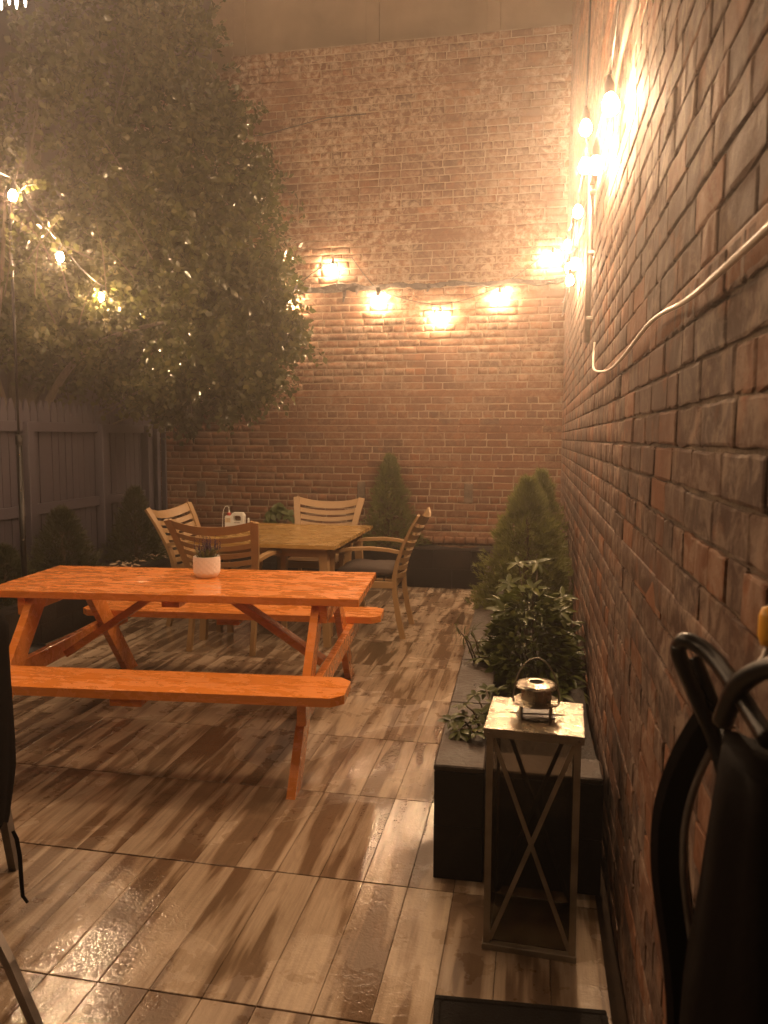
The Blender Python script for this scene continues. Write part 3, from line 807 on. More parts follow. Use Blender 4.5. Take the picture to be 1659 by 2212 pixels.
def text(s, size, x, z, y, mat, parent, name='lettering'):
    cu_ = bpy.data.curves.new('txt', 'FONT'); cu_.body = s; cu_.size = size; cu_.align_x = 'CENTER'; cu_.align_y = 'CENTER'; cu_.extrude = .0004
    to = bpy.data.objects.new('txt', cu_); COL.objects.link(to); dg = bpy.context.evaluated_depsgraph_get()
    m2 = bpy.data.meshes.new_from_object(to.evaluated_get(dg)); bpy.data.objects.remove(to)
    m2.materials.clear(); m2.materials.append(mat)
    return mesh_obj(name, None, None, parent=parent, data=m2, loc=(x, y, z), rot=(pi/2, 0, 0))
text('ORTHO', .016, .004, .150, yf-.0036, MAT['ink_white'], jug)
text('HOME', .040, -.012, .112, yf-.0030, MAT['ink_white'], jug)
text('DEFENSE', .032, -.008, .078, yf-.0030, MAT['ink'], jug)
b0 = ony(537, 1140, 7.60)
rb = thing('squeeze_bottle', 'small red squeeze bottle with white nozzle beside the jug', 'bottle', (b0.x, 7.60, JZ))
MB().lathe([(0, 0), (.028, 0), (.031, .01), (.031, .15), (.026, .178), (.016, .19), (.016, .205), (0, .205)], 16).build('body', MAT['plastic_red'], rb, True)
MB().lathe([(.012, .205), (.009, .25), (.007, .262), (0, .262)], 12).build('nozzle', MAT['plastic_white'], rb, True)
MB().box((0, -.0315, .10), (.026, .004, .08), None, .001).build('label_panel', MAT['ink_white'], rb)

# ================================================================== LANTERN
LW, LH = .262, .668
ln = thing('metal_lantern', 'tall galvanised metal lantern with crossed braces and glass sides', 'lantern', (.022, 2.262, 0), radians(-2.5))
hw = LW/2
for sx in (-1, 1):
    for sy in (-1, 1):
        mb = MB(); mb.box((sx*(hw-.0095), sy*(hw-.0015), LH/2), (.019, .003, LH-.02)); mb.box((sx*(hw-.0015), sy*(hw-.0112), LH/2), (.003, .0162, LH-.02))
        mb.build('corner_post', MAT['galv'], ln)
    for a in range(2):
        side_v = lambda u, z: ((u, sx*(hw-.006), z) if a == 0 else (sx*(hw-.006), u, z))
        for k, s in enumerate((-1, 1)):
            MB().bar(Vector(side_v(-s*(hw-.018), .03))-Vector(side_v(0, 0))*0+Vector((0, 0, 0)), side_v(s*(hw-.018), LH-.03), .013, .003+.0012*k, (1, 0, 0) if a == 0 else (0, 1, 0)).build('cross_brace', MAT['galv'], ln)
        c = Vector(side_v(0, LH/2)); c *= 1; gl = (LW-.03, .003, LH-.05) if a == 0 else (.003, LW-.03, LH-.05)
        cc = (0, sx*(hw-.0125), LH/2) if a == 0 else (sx*(hw-.0125), 0, LH/2)
        MB().box(cc, gl).build('glass_pane', MAT['glass'], ln)
MB().box((0, 0, .010), (LW+.008, LW+.008, .02), None, .002).build('base', MAT['galv'], ln)
MB().box((0, 0, LH), (LW+.016, LW+.016, .004), None, .001).build('top_plate', MAT['galv_top'], ln)
mb = MB()
for s in (-1, 1):
    mb.box((0, s*(hw+.007), LH-.012), (LW+.016, .002, .022)); mb.box((s*(hw+.007), 0, LH-.012), (.002, LW+.012, .022))
mb.build('top_rim', MAT['galv'], ln)
for sx in (-1, 1):
    for sy in (-1, 1): MB().tube([(sx*(hw-.006), sy*(hw+.008), LH-.012), (sx*(hw-.006), sy*(hw+.0115), LH-.012)], .004, 8).build('rivet', MAT['grey_metal'], ln)
Z0 = LH+.002
MB().lathe([(.0, .0012), (.058, .0012), (.058, .003), (0, .003)], 28, (0, 0, Z0)).build('painted_vent_hole', MAT['black_metal'], ln, False)  # black disc on the solid plate, paints the dark of the vent opening
for k in range(4):
    a = pi/4+k*pi/2; MB().box((.061*cos(a), .061*sin(a), Z0+.022), (.010, .003, .044), Euler((0, 0, a+pi/2))).build('vent_post', MAT['galv'], ln)
MB().lathe([(.0, .044), (.068, .042), (.070, .044), (.068, .047), (.046, .050), (.044, .051), (.044, .092), (.0, .0935)], 32, (0, 0, Z0)).build('vent_disc', MAT['galv_top'], ln)
MB().lathe([(.021, .103), (.026, .1035), (.054, .098), (.061, .092), (.061, .089), (.044, .091), (.021, .096)], 32, (0, 0, Z0), True).build('chimney_cap', MAT['galv_top'], ln)
MB().lathe([(.0, .1022), (.0215, .1022), (.0215, .094), (.0, .094)], 20, (0, 0, Z0)).build('painted_chimney_hole', MAT['black_cloth'], ln)  # black disc stands in for the shade inside the chimney
MB().tube([(.066*cos(q), -.004, Z0+.045+.13*sin(q)) for q in np.linspace(0, pi, 18)], .0022, 6).build('bail_handle', MAT['galv'], ln, True)
MB().tube([(-.075, -.02, Z0+.010), (-.03, -.03, Z0+.013), (.02, -.01, Z0+.009), (.085, -.015, Z0+.012)], .0024, 6).build('hook', MAT['galv'], ln, True)

# ---- black doormat
m0, m1 = onz(957, 2150, 0), onz(1340, 2186, 0)
dm = thing('doormat', 'black rubber doormat at the bottom edge beside the right wall', 'mat', ((m0.x+m1.x)/2-.008, 1.62, 0), radians(4))
mw = m1.x-m0.x-.02
MB().box((0, 0, .010), (mw, .60, .010), None, .003).build('pad', MAT['black_rubber'], dm)
mb = MB()
for s in (-1, 1): mb.box((0, s*.291, .011), (mw+.002, .018, .014), None, .003); mb.box((s*(mw/2-.008), 0, .011), (.018, .566, .014), None, .003)
mb.build('border', MAT['black_rubber'], dm)

# ================================================================== FOREGROUND OBJECTS
def P_at(x, y, Y): return ony(x, y, Y)
# folded black chair against the right wall
fc = thing('folded_chair', 'black folded chair with looped arm and wet tubular handle at right edge', 'chair', (.19, .80, 0))
def loc_(v): return Vector(v)-Vector((.19, .80, 0))
# wet tube handle: front bow and rear bow
h1 = [P_at(x, y, Y) for x, y, Y in ((1660, 1600, .70), (1625, 1545, .74), (1585, 1480, .78), (1545, 1425, .82), (1510, 1395, .84), (1482, 1383, .85), (1468, 1394, .86), (1466, 1412, .86), (1480, 1450, .86), (1500, 1495, .86), (1520, 1540, .85), (1545, 1600, .84), (1570, 1690, .82))]
MB().tube([loc_(p) for p in smooth_path(h1)], .0088, 8).build('handle', MAT['black_metal'], fc, True)
h2 = [P_at(x, y, Y) for x, y, Y in ((1500, 1420, .88), (1520, 1470, .87), (1540, 1520, .86), (1565, 1580, .84), (1600, 1680, .80))]
MB().tube([loc_(p) for p in smooth_path(h2)], .0075, 8).build('handle', MAT['black_metal'], fc, True)
# looped flat arm (wide band, bowed away from the body)
arm_l = [P_at(x, y, Y) for x, y, Y in ((1560, 1520, .86), (1515, 1585, .87), (1478, 1660, .88), (1452, 1750, .88), (1446, 1850, .87), (1455, 1950, .86), (1470, 2050, .85), (1480, 2160, .84), (1482, 2260, .83), (1475, 2420, .82))]
MB().sweep([loc_(p) for p in smooth_path(arm_l)], .040, .014, (1, .5, 0)).build('arm_band', MAT['black_cloth'], fc)
MB().tube([loc_(p)+Vector((.012, -.018, 0)) for p in smooth_path(arm_l[1:8])], .0045, 6).build('arm_piping', MAT['grey_metal'], fc, True)
# folded fabric body
V = []; Fq = []; ns, nh = 22, 26
for j in range(nh+1):
    z = .02+1.19*j/nh
    for i in range(ns):
        a = 2*pi*i/ns; fold = 1+.10*sin(a*5+z*4)+.05*sin(a*9-z*9)
        ty = min(1, max(.45, 1.25-.75*max(0, z-.80)/.4))
        V.append((.195-.19+.046*cos(a)*fold*(1 if z < 1.0 else ty), (.70-.80)+.125*sin(a)*fold*ty+.02*(z-1.1), z))
for j in range(nh):
    for i in range(ns): Fq.append((j*ns+i, j*ns+(i+1) % ns, (j+1)*ns+(i+1) % ns, (j+1)*ns+i))
Fq.append(tuple(range(ns-1, -1, -1))); Fq.append(tuple(nh*ns+i for i in range(ns)))
mesh_obj('folded_fabric', V, Fq, MAT['black_cloth'], fc, True)
hp = [P_at(x, y, Y) for x, y, Y in ((1560, 1560, .78), (1590, 1490, .76), (1630, 1455, .74), (1680, 1440, .72), (1720, 1450, .70))]
MB().tube([loc_(p) for p in smooth_path(hp)], .010, 8).build('frame_tube', MAT['black_metal'], fc, True)
for (x0, y0) in ((.035, .10), (-.03, -.10)):
    MB().tube([(x0, y0, 0), (x0*.6, y0*.6, .55), (x0*.3, y0*.3-.05, 1.10)], .010, 8).build('leg', MAT['black_metal'], fc, True)
yb = P_at(1662, 1352, .86)
yk = thing('yellow_knob', 'yellow rounded knob at the right edge above the black chair', 'knob', (yb.x, yb.y, yb.z))
MB().lathe([(0, -.022), (.008, -.021), (.011, -.012), (.011, .010), (.008, .019), (0, .022)], 14).build('knob', MAT['yellow'], yk, True)
MB().tube([(0, 0, -.020), (-.004, 0, -.034), (-.012, -.004, -.042), (.004, .01, -.05), (.03, .014, -.05)], .0032, 6).build('stem', MAT['white_cable'], yk, True)

# covered grill at the left edge
gx, gy = -2.0, 2.02
gr = thing('covered_grill', 'grill under a black cover with hanging strap at left edge', 'grill', (gx, gy, 0))
V = []; Fq = []; ns, nh = 48, 24
for j in range(nh+1):
    k = j/nh; z = .18+.78*k
    for i in range(ns):
        a = 2*pi*i/ns; e = .38
        cx_ = math.copysign(abs(cos(a))**e, cos(a)); sy_ = math.copysign(abs(sin(a))**e, sin(a))
        top = 1-.5*max(0, (k-.88)/.12)**2.2; low = 1-.06*max(0, .25-k)/.25
        fold = 1+(.020*sin(a*9+z*3)+.012*sin(a*17-z*8))*(1-k*.5)
        V.append((.305*cx_*fold*top*low, .27*sy_*fold*top*low, z+(.018*sin(a*6) if j == 0 else 0)))
for j in range(nh):
    for i in range(ns): Fq.append((j*ns+i, j*ns+(i+1) % ns, (j+1)*ns+(i+1) % ns, (j+1)*ns+i))
Fq.append(tuple(nh*ns+i for i in range(ns)))
mesh_obj('cover', V, Fq, MAT['black_cloth'], gr, True)
st = [ony(x, y, 2.0)-Vector((gx, gy, 0)) for x, y in ((28, 1795), (36, 1812), (43, 1850), (46, 1900), (49, 1935), (60, 1950))]
MB().sweep(st, [.012, .014, .014, .013, .013, .010], .003, (1, 0, 0)).build('strap', MAT['black_cloth'], gr)
for (sx, sy) in ((1, -1), (1, 1), (-1, 1), (-1, -1)):
    MB().sweep([(sx*.24, sy*.20, .30), (sx*.27, sy*.22, 0)], .03, .03).build('leg', MAT['grey_metal'], gr)
lg = [onz(85, 2230, .0), onz(20, 2080, .16)]
MB().sweep([lg[1]-Vector((gx, gy, 0))+Vector((-.10, .03, .12)), lg[1]-Vector((gx, gy, 0)), lg[0]-Vector((gx, gy, 0))], .022, .022, (0, 1, 0)).build('strut', MAT['grey_metal'], gr)

# ================================================================== STRING LIGHTS
BULB_PROF = [(.0, -.052), (.010, -.050), (.020, -.042), (.026, -.028), (.0255, -.014), (.019, .002), (.0125, .014), (.011, .020)]
bmb = MB().lathe(BULB_PROF, 12); _o = mesh_obj('bulb', bmb.v, bmb.f, MAT['bulb'], None, True); BULB_ME = _o.data; bpy.data.objects.remove(_o)
smb = MB().lathe([(.0125, .012), (.0165, .016), (.0165, .046), (.011, .058), (.006, .075), (.0, .078)], 12); _o = mesh_obj('socket', smb.v, smb.f, MAT['cable'], None, True); SOCK_ME = _o.data; bpy.data.objects.remove(_o)
def string(label, bulbs, extra_pts, group='festoon string lights'):
    """bulbs: list of centres; extra_pts: (index position, point) cable hooks put between the bulbs"""
    t = thing('string_light', label, 'string light', group=group)
    seq = []
    for i, b in enumerate(bulbs):
        for (k, p) in extra_pts:
            if k == i: seq.append(Vector(p))
        seq.append(Vector(b)+Vector((0, 0, .10)))
    for (k, p) in extra_pts:
        if k == len(bulbs): seq.append(Vector(p))
    path = []
    for a, b in zip(seq[:-1], seq[1:]):
        L = (b-a).length
        for k in range(6): u = k/6; path.append(a.lerp(b, u)-Vector((0, 0, 4*u*(1-u)*.035*L)))
    path.append(seq[-1])
    MB().tube(path, .0048, 6).build('cable', MAT['cable'], t, True)
    for b in bulbs:
        o = mesh_obj('bulb', None, None, parent=t, data=BULB_ME, loc=Vector(b)+Vector((0, 0, .012)), rot=(random.uniform(-.15, .15), random.uniform(-.15, .15), 0))
        mesh_obj('socket', None, None, parent=o, data=SOCK_ME)
        MB().tube([Vector(b)+Vector((0, 0, .085)), Vector(b)+Vector((0, 0, .104))], .0035, 6).build('drop_wire', MAT['cable'], t, True)
    return t
BY = 7.94
bk = [ony(x, y, BY) for x, y in ((545, 700), (622, 650), (718, 577), (815, 647), (951, 682), (1080, 640), (1195, 554))]
string('festoon string of lit bulbs zigzagging across the back brick wall', bk,
       [(2, ony(672, 592, BY+.04)), (3, ony(760, 556, BY+.04)), (7, (.21, 7.6, 3.25))])
rx = .21
low = [onx(x, y, rx) for x, y in ((1231, 603), (1242, 568), (1287, 353), (1318, 222))]
low = [Vector((.19, 7.1, 2.60)), Vector((.19, 6.2, 2.56))]*0+low
string('lower festoon string of lit bulbs along the right brick wall', low, [(0, (.22, 7.3, 2.72)), (2, (.225, 3.8, 2.66)), (4, (.20, 1.9, 3.0)), (4, (-.30, 1.2, 3.2))])
hi = [onx(1226, 527, rx), onx(1229, 578, rx), onx(1249, 455, rx), onx(1264, 355, .20), onx(1265, 273, .19)]
string('upper festoon string of lit bulbs on the right wall, with added bulbs overhead', hi+[Vector(p) for p in ((-.45, 4.1, 4.52), (-1.0, 4.15, 4.46), (-1.55, 4.2, 4.44), (-2.1, 4.2, 4.48), (-2.65, 4.2, 4.55), (-3.2, 4.3, 4.65))],  # last six bulbs overhead, out of view, added to light upper wall and tree
       [(0, (.21, 7.4, 3.05)), (1, (.225, 5.6, 2.98)), (2, (.225, 4.9, 2.86)), (3, (.225, 4.05, 2.95)), (5, (.22, 3.9, 4.5)), (11, (-4.3, 5.2, 4.9))])
def at_depth(x, y, d): return C0+ray(x, y)*d
lf = [at_depth(28, 420, 4.9), at_depth(130, 553, 5.8), at_depth(218, 640, 6.7), at_depth(330, 672, 7.6), at_depth(440, 690, 8.0)]
near_l = [Vector((-2.95, 3.2, 2.98)), Vector((-2.8, 2.1, 2.80)), Vector((-2.7, 1.2, 2.80)), Vector((-2.6, .3, 2.8))]
string('festoon string of lit bulbs hung through the leafy tree on the left', near_l[::-1]+lf, [(9, (-2.95, 7.92, 3.1))])

# light pole on the left
pb_ = at_depth(20, 440, 5.1)
po = thing('light_pole', 'slim black metal pole carrying the left string lights', 'pole', (pb_.x, pb_.y, 0))
MB().tube([(0, 0, .0), (0, 0, 1.45)], .020, 10).build('lower_tube', MAT['black_metal'], po, True)
MB().tube([(0, 0, 1.45), (0, 0, pb_.z)], .009, 8).build('upper_tube', MAT['black_metal'], po, True)
MB().lathe([(.020, 1.43), (.024, 1.435), (.024, 1.49), (.010, 1.50)], 12).build('collar', MAT['black_metal'], po, True)
MB().lathe([(0, 0), (.13, 0), (.13, .015), (.03, .03), (.021, .05)], 24).build('base', MAT['black_metal'], po, True)
for z in (.78, 1.12, 1.36):
    MB().lathe([(0, .006), (.005, .004), (.007, 0), (0, 0)], 10).build('bolt', MAT['galv_top'], po, True, loc=(.012, -.018, z), rot=(pi/2, 0, .4))
MB().tube([(0, 0, pb_.z-.02), (.05, -.05, pb_.z+.02), (.11, -.12, pb_.z+.015)], .004, 6).build('hook', MAT['black_metal'], po, True)

# tube lights hanging in the tree at the upper left
tl = thing('hanging_tube_lights', 'row of white lit drip tubes hanging at the top left corner', 'tube light')
tp = [at_depth(x, y, 5.0) for x, y in ((3, 22), (20, 11), (36, 20), (55, 16))]
for p in tp:
    MB().lathe([(0, 0), (.0035, .006), (.008, .03), (.0085, .34), (.006, .36), (0, .36)], 10).build('tube', MAT['tube_light'], tl, True, loc=p)
    MB().lathe([(0, .36), (.009, .36), (.009, .39), (0, .395)], 10).build('cap', MAT['cable'], tl, True, loc=p)
wz = max(p.z for p in tp)+.46
for p in tp: MB().tube([(p.x, p.y, p.z+.38), (p.x, p.y, wz)], .0025, 5).build('drop_wire', MAT['cable'], tl, True)
MB().tube([(tp[0].x-1.1, tp[0].y+.35, wz+.25), (tp[0].x-.3, tp[0].y+.05, wz+.03), (tp[0].x, tp[0].y, wz), (tp[-1].x, tp[-1].y, wz), (tp[-1].x+.15, tp[-1].y+.3, wz+.1), (-3.2, 5.6, wz+.35)], .004, 6).build('cable', MAT['cable'], tl, True)

# ================================================================== PLANTS
def rot_frames(dirs, r):
    """orthonormal frames with z along dirs and random roll; (n,3,3) columns x,y,z"""
    z = dirs/np.linalg.norm(dirs, axis=1, keepdims=True); a = r.normal(size=z.shape); x = a-(a*z).sum(1, keepdims=True)*z
    x /= np.linalg.norm(x, axis=1, keepdims=True); yv = np.cross(z, x); return np.stack([x, yv, z], axis=2)
# leaf: tip along +z, width x, fold y
LEAF_V = np.array([(0, 0, 0), (.30, .05, .30), (.36, .07, .55), (0, 0, 1.0), (-.36, .07, .55), (-.30, .05, .30), (0, -.02, .5)])
LEAF_F = np.array([(0, 1, 6), (1, 2, 6), (2, 3, 6), (3, 4, 6), (4, 5, 6), (5, 0, 6)])
def leaves_mesh(name, pos, dirs, size, mat, parent, r, lv=LEAF_V, lf=LEAF_F, wid=1.0):
    fr = rot_frames(dirs, r); v = lv*np.array([wid, 1, 1])
    V = np.einsum('nij,kj->nki', fr, v)*size[:, None, None]+pos[:, None, :]
    Fq = (lf[None]+(np.arange(len(pos))*len(lv))[:, None, None]).reshape(-1, lf.shape[1])
    return np_mesh(name, V.reshape(-1, 3), Fq, mat, parent)

tree = thing('tree', 'dense leafy tree spilling over the left fence towards the back wall', 'tree', (-4.9, 6.6, 0))
lobes = [  # pixel centre, world Y, radius x,y,z, sprigs
 (515, 735, 7.15, .62, .45, .50, 520), (420, 780, 7.0, .70, .55, .42, 520), (560, 660, 7.2, .42, .38, .40, 260), (330, 690, 7.0, .85, .7, .70, 620), (180, 680, 6.9, .75, .7, .55, 520),
 (470, 560, 7.2, .62, .5, .62, 460), (330, 500, 6.9, .85, .7, .8, 560), (120, 600, 6.7, .65, .6, .55, 380), (40, 660, 6.5, .6, .6, .45, 330),
 (440, 370, 7.3, .60, .5, .65, 420), (300, 300, 7.0, .85, .7, .8, 480), (380, 170, 7.3, .55, .5, .60, 360), (250, 130, 7.1, .8, .7, .7, 360), (110, 330, 6.5, .8, .7, .8, 300),
 (60, 120, 6.4, .8, .7, .8, 260), (300, 20, 7.2, .5, .5, .45, 220), (180, -60, 7.0, .9, .7, .6, 260), (260, 785, 6.9, .75, .5, .26, 300), (420, 850, 7.2, .38, .3, .22, 130), (-60, 500, 6.4, .7, .7, .9, 260)]
r = np.random.default_rng(21); SP, SD = [], []
for (px, py, Y, ax, ay, az, ns_) in lobes:
    c = np.array(ony(px, py, Y)); d = r.normal(size=(ns_, 3)); d /= np.linalg.norm(d, axis=1, keepdims=True)
    ns_ = int(ns_*(.65 if (py < 350 and px < 320) else 1.5)); K_ = max(5, ns_//20); cc = r.normal(size=(K_, 3)); cc /= np.linalg.norm(cc, axis=1, keepdims=True)
    d = cc[r.integers(0, K_, ns_)]+r.normal(size=(ns_, 3))*.17; d /= np.linalg.norm(d, axis=1, keepdims=True)
    bumpy = 1+.22*np.sin(d[:, 0]*6+px)*np.sin(d[:, 2]*7+py); rad = (r.uniform(.15, 1, ns_)**.38)*bumpy*r.uniform(.9, 1.1, ns_)
    SP.append(c+d*rad[:, None]*np.array([ax, ay, az])); SD.append(d*.8+np.array([.15, -.25, -.15])+r.normal(size=(ns_, 3))*.45)
SP = np.concatenate(SP); SD = np.concatenate(SD); SD /= np.linalg.norm(SD, axis=1, keepdims=True)
ok = (SP[:, 1] < 7.86) & ((SP[:, 0] > FX+.1) | (SP[:, 2] > 1.78) | (SP[:, 0] < FX-.15)); SP, SD = SP[ok], SD[ok]
NL = 10; L = r.uniform(.16, .32, len(SP)); U = (np.arange(NL)+.5)/NL
side_ = rot_frames(SD, r)[:, :, 0]; drop = np.array([0, 0, -.05])
tip = SD*L[:, None]; pos = SP[:, None, :]+tip[:, None, :]*U[None, :, None]+drop*(U**2)[None, :, None]
sg = np.where(np.arange(NL) % 2 == 0, 1., -1.)
ld = side_[:, None, :]*sg[None, :, None]*.9+SD[:, None, :]*.75+r.normal(size=(len(SP), NL, 3))*.28+np.array([0, 0, -.12])
leaves_mesh('crown', (pos-np.array([-4.9, 6.6, 0])).reshape(-1, 3), ld.reshape(-1, 3), r.uniform(.026, .082, len(SP)*NL), MAT['tree_leaf'], tree, r, wid=.95)
# light shoots sticking out near the left bulbs (parts of the crown)
shoots = [((20, 560), (48, 330), 4.6), ((30, 440), (95, 400), 4.4), ((75, 640), (100, 460), 4.7), ((60, 560), (130, 470), 4.6), ((150, 640), (90, 430), 5.2), ((230, 640), (205, 470), 5.6), ((120, 700), (60, 560), 5.0),
          ((290, 600), (180, 500), 5.8), ((330, 560), (250, 430), 6.2), ((170, 700), (250, 570), 5.6), ((10, 640), (20, 500), 4.5), ((110, 560), (20, 470), 4.6), ((200, 560), (60, 520), 5.0), ((300, 420), (180, 250), 6.3), ((430, 300), (540, 275), 7.2), ((380, 120), (420, 60), 7.3), ((400, 860), (415, 900), 7.2), ((560, 800), (570, 830), 7.2)]
pos = []; dr = []; sz = []
for (a, b, d) in shoots:
    d = d+.45 if d < 5.9 else d
    A, B = at_depth(*a, d+.25), at_depth(*b, d); P = smooth_path([A, A.lerp(B, .5)+Vector((random.uniform(-.05, .05), 0, .05)), B], 8)
    MB().tube([p-Vector((-4.9, 6.6, 0)) for p in P], [.006*(1-.7*i/len(P)) for i in range(len(P))], 5).build('shoot', MAT['twig'], tree, True)
    n_ = 15
    for k in range(n_):
        u = .25+.75*k/(n_-1); i = min(len(P)-2, int(u*(len(P)-1))); p = P[i].lerp(P[i+1], u*(len(P)-1)-i); t_ = (P[i+1]-P[i]).normalized()
        s_ = t_.cross(Vector((0, 1, 0))).normalized()*(1 if k % 2 else -1)
        pos.append(p-Vector((-4.9, 6.6, 0))); dr.append(s_*.9+t_*.5+Vector((0, 0, -.1))+Vector([random.gauss(0, .15) for _ in range(3)])); sz.append(.065*(1-.4*u))
leaves_mesh('shoot_leaves', np.array(pos), np.array(dr), np.array(sz), MAT['tree_leaf'], tree, r)
# trunk and limbs
tk = MB(); O = Vector((-4.9, 6.6, 0))
def limb(P, r0, r1): 
    Q = smooth_path(P, 5); tk.tube([Vector(q) for q in Q], [r0+(r1-r0)*i/(len(Q)-1) for i in range(len(Q))], 8)
limb([(0, 0, -.05), (.05, .03, 1.2), (.0, .1, 2.6), (.2, .2, 4.2), (.1, .1, 5.6)], .13, .03)
limb([(.02, .05, 1.6), (.5, .1, 2.4), (1.1, .3, 3.0), (1.8, .5, 3.2)], .07, .012)
limb([(.0, .1, 2.5), (.6, .3, 3.6), (1.1, .5, 4.6), (1.3, .6, 5.6)], .07, .012)
limb([(.0, .0, 1.4), (.2, -.6, 2.3), (.7, -1.3, 3.0), (1.1, -1.9, 3.4)], .06, .01)
limb([(.03, .05, 1.1), (.5, -.1, 1.9), (1.0, -.1, 2.35), (1.7, .2, 2.6)], .05, .01)
limb([(-.3, -.5, 0), (-.2, -.5, 1.5), (.3, -.6, 2.4), (.6, -.8, 3.4)], .05, .01)
for _ in range(60):
    k = random.randrange(len(SP)); e = Vector(SP[k])-O; s0 = e*.65+Vector((0, 0, .4)); 
    tk.tube([s0, s0.lerp(e, .5)+Vector((random.uniform(-.1, .1), 0, -.05)), e], [.010, .006, .003], 5)
tk.build('trunk', MAT['trunk'], tree, True)

# ---- conifers
def conifer(name, label, base, h, rad, mat, n, seed, lean=0.0, group=None, nl=.034, squash=1.0):
    t = thing(name, label, 'shrub', base, 0, group); r = np.random.default_rng(seed)
    u = r.uniform(0, 1, n)**1.35; z = h*(.03+.95*u)
    prof = rad*(1-u)**.80*(1+.10*np.sin(u*23)+r.normal(0, .05, n))+.012; a = r.uniform(0, 2*pi, n); rr2 = r.uniform(.72, 1.04, n)
    lump = 1+.20*np.sin(a*5+u*14)+.14*np.sin(a*9-u*31)+r.normal(0, .07, n)
    p = np.stack([prof*rr2*lump*np.cos(a)+lean*z, squash*prof*rr2*lump*np.sin(a), z], 1)
    d = np.stack([np.cos(a), np.sin(a), .55+.9*u], 1)
    K = 7; P = np.repeat(p, K, 0); D = np.repeat(d, K, 0)+r.normal(size=(n*K, 3))*.55
    spike = np.array([(-.075, 0, 0), (.075, 0, 0), (.05, .02, .6), (0, 0, 1.0), (-.05, .02, .6)]); sf = np.array([(0, 1, 2), (0, 2, 4), (4, 2, 3)])
    leaves_mesh('foliage', P+r.normal(size=P.shape)*.006, D, r.uniform(.6, 1.25, n*K)*nl, mat, t, r, spike, sf)
    MB().tube([(0, 0, -.06), (lean*h*.4, 0, h*.4), (lean*h*.9, 0, h*.92)], [rad*.07+.006, rad*.05+.004, .003], 7).build('trunk', MAT['twig'], t, True)
    core = MB()
    for k in range(70):
        zz = h*random.uniform(.05, .85); aa = random.uniform(0, 6.28); q = rad*(1-zz/h)**.8*.85
        core.tube([(lean*zz, 0, zz), (lean*zz+q*cos(aa), squash*q*sin(aa), zz+q*.35)], [.004, .0015], 4)
    core.build('branches', MAT['twig'], t)
    return t
sp_t = ony(840, 985, 7.79)
conifer('dwarf_spruce', 'small cone-shaped spruce growing against the back brick wall', (sp_t.x+.01, 7.79, .35), .97, .27, MAT['needle'], 1700, 31, 0, None, .046)
conifer('conical_arborvitae', 'tall cone-shaped evergreen in the right planter behind glossy shrub', (-.035, 5.15, .33), .90, .31, MAT['needle'], 2800, 32, 0, None, .044, .9)
conifer('rounded_arborvitae', 'smaller evergreen half hidden behind the right cone-shaped one', (.06, 5.95, .33), .92, .25, MAT['needle'], 1700, 33, 0, None, .046)
fl_ = onx(292, 1090, -3.80)
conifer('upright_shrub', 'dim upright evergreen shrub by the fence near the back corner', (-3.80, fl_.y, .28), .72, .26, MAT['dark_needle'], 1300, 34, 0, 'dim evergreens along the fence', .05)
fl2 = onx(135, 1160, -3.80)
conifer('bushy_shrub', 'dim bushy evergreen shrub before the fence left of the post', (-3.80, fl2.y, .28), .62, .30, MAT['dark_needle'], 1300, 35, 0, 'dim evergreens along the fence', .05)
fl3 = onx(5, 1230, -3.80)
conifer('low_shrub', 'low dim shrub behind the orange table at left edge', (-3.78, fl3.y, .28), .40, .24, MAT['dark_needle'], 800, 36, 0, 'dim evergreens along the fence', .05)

# ---- leafy plants made of single leaves
def leaf_data(name, Lx, W, mat, curl=.18, n=5):
    vs = []; fs = []
    for i in range(n+1):
        u = i/n; w = W/2*math.sin(pi*min(1, u*.94+.05))**.8; z = -curl*Lx*u*u
        if i in (0, n): vs.append((0, u*Lx, z)); continue
        vs += [(-w, u*Lx, z+w*.35), (0, u*Lx, z), (w, u*Lx, z+w*.35)]
    b = lambda i: 1+(i-1)*3
    fs += [(0, b(1)+1, b(1)), (0, b(1)+2, b(1)+1)]
    for i in range(1, n-1):
        for k in range(2): fs.append((b(i)+k, b(i)+k+1, b(i+1)+k+1, b(i+1)+k))
    e = len(vs)-1; q = b(n-1); fs += [(q, q+1, e), (q+1, q+2, e)]
    me = bpy.data.meshes.new(name); me.from_pydata(vs, [], fs); me.update(); me.polygons.foreach_set('use_smooth', [True]*len(me.polygons)); me.materials.append(mat); return me
def place_leaf(parent, me, p, d, upv, s, k=[0]):
    d = Vector(d).normalized(); z = Vector(upv); z = (z-d*z.dot(d)).normalized(); x = d.cross(z)
    o = mesh_obj('leaf', None, None, parent=parent, data=me)
    o.matrix_local = Matrix.Translation(p) @ Matrix((x, d, z)).transposed().to_4x4() @ Matrix.Scale(s, 4)
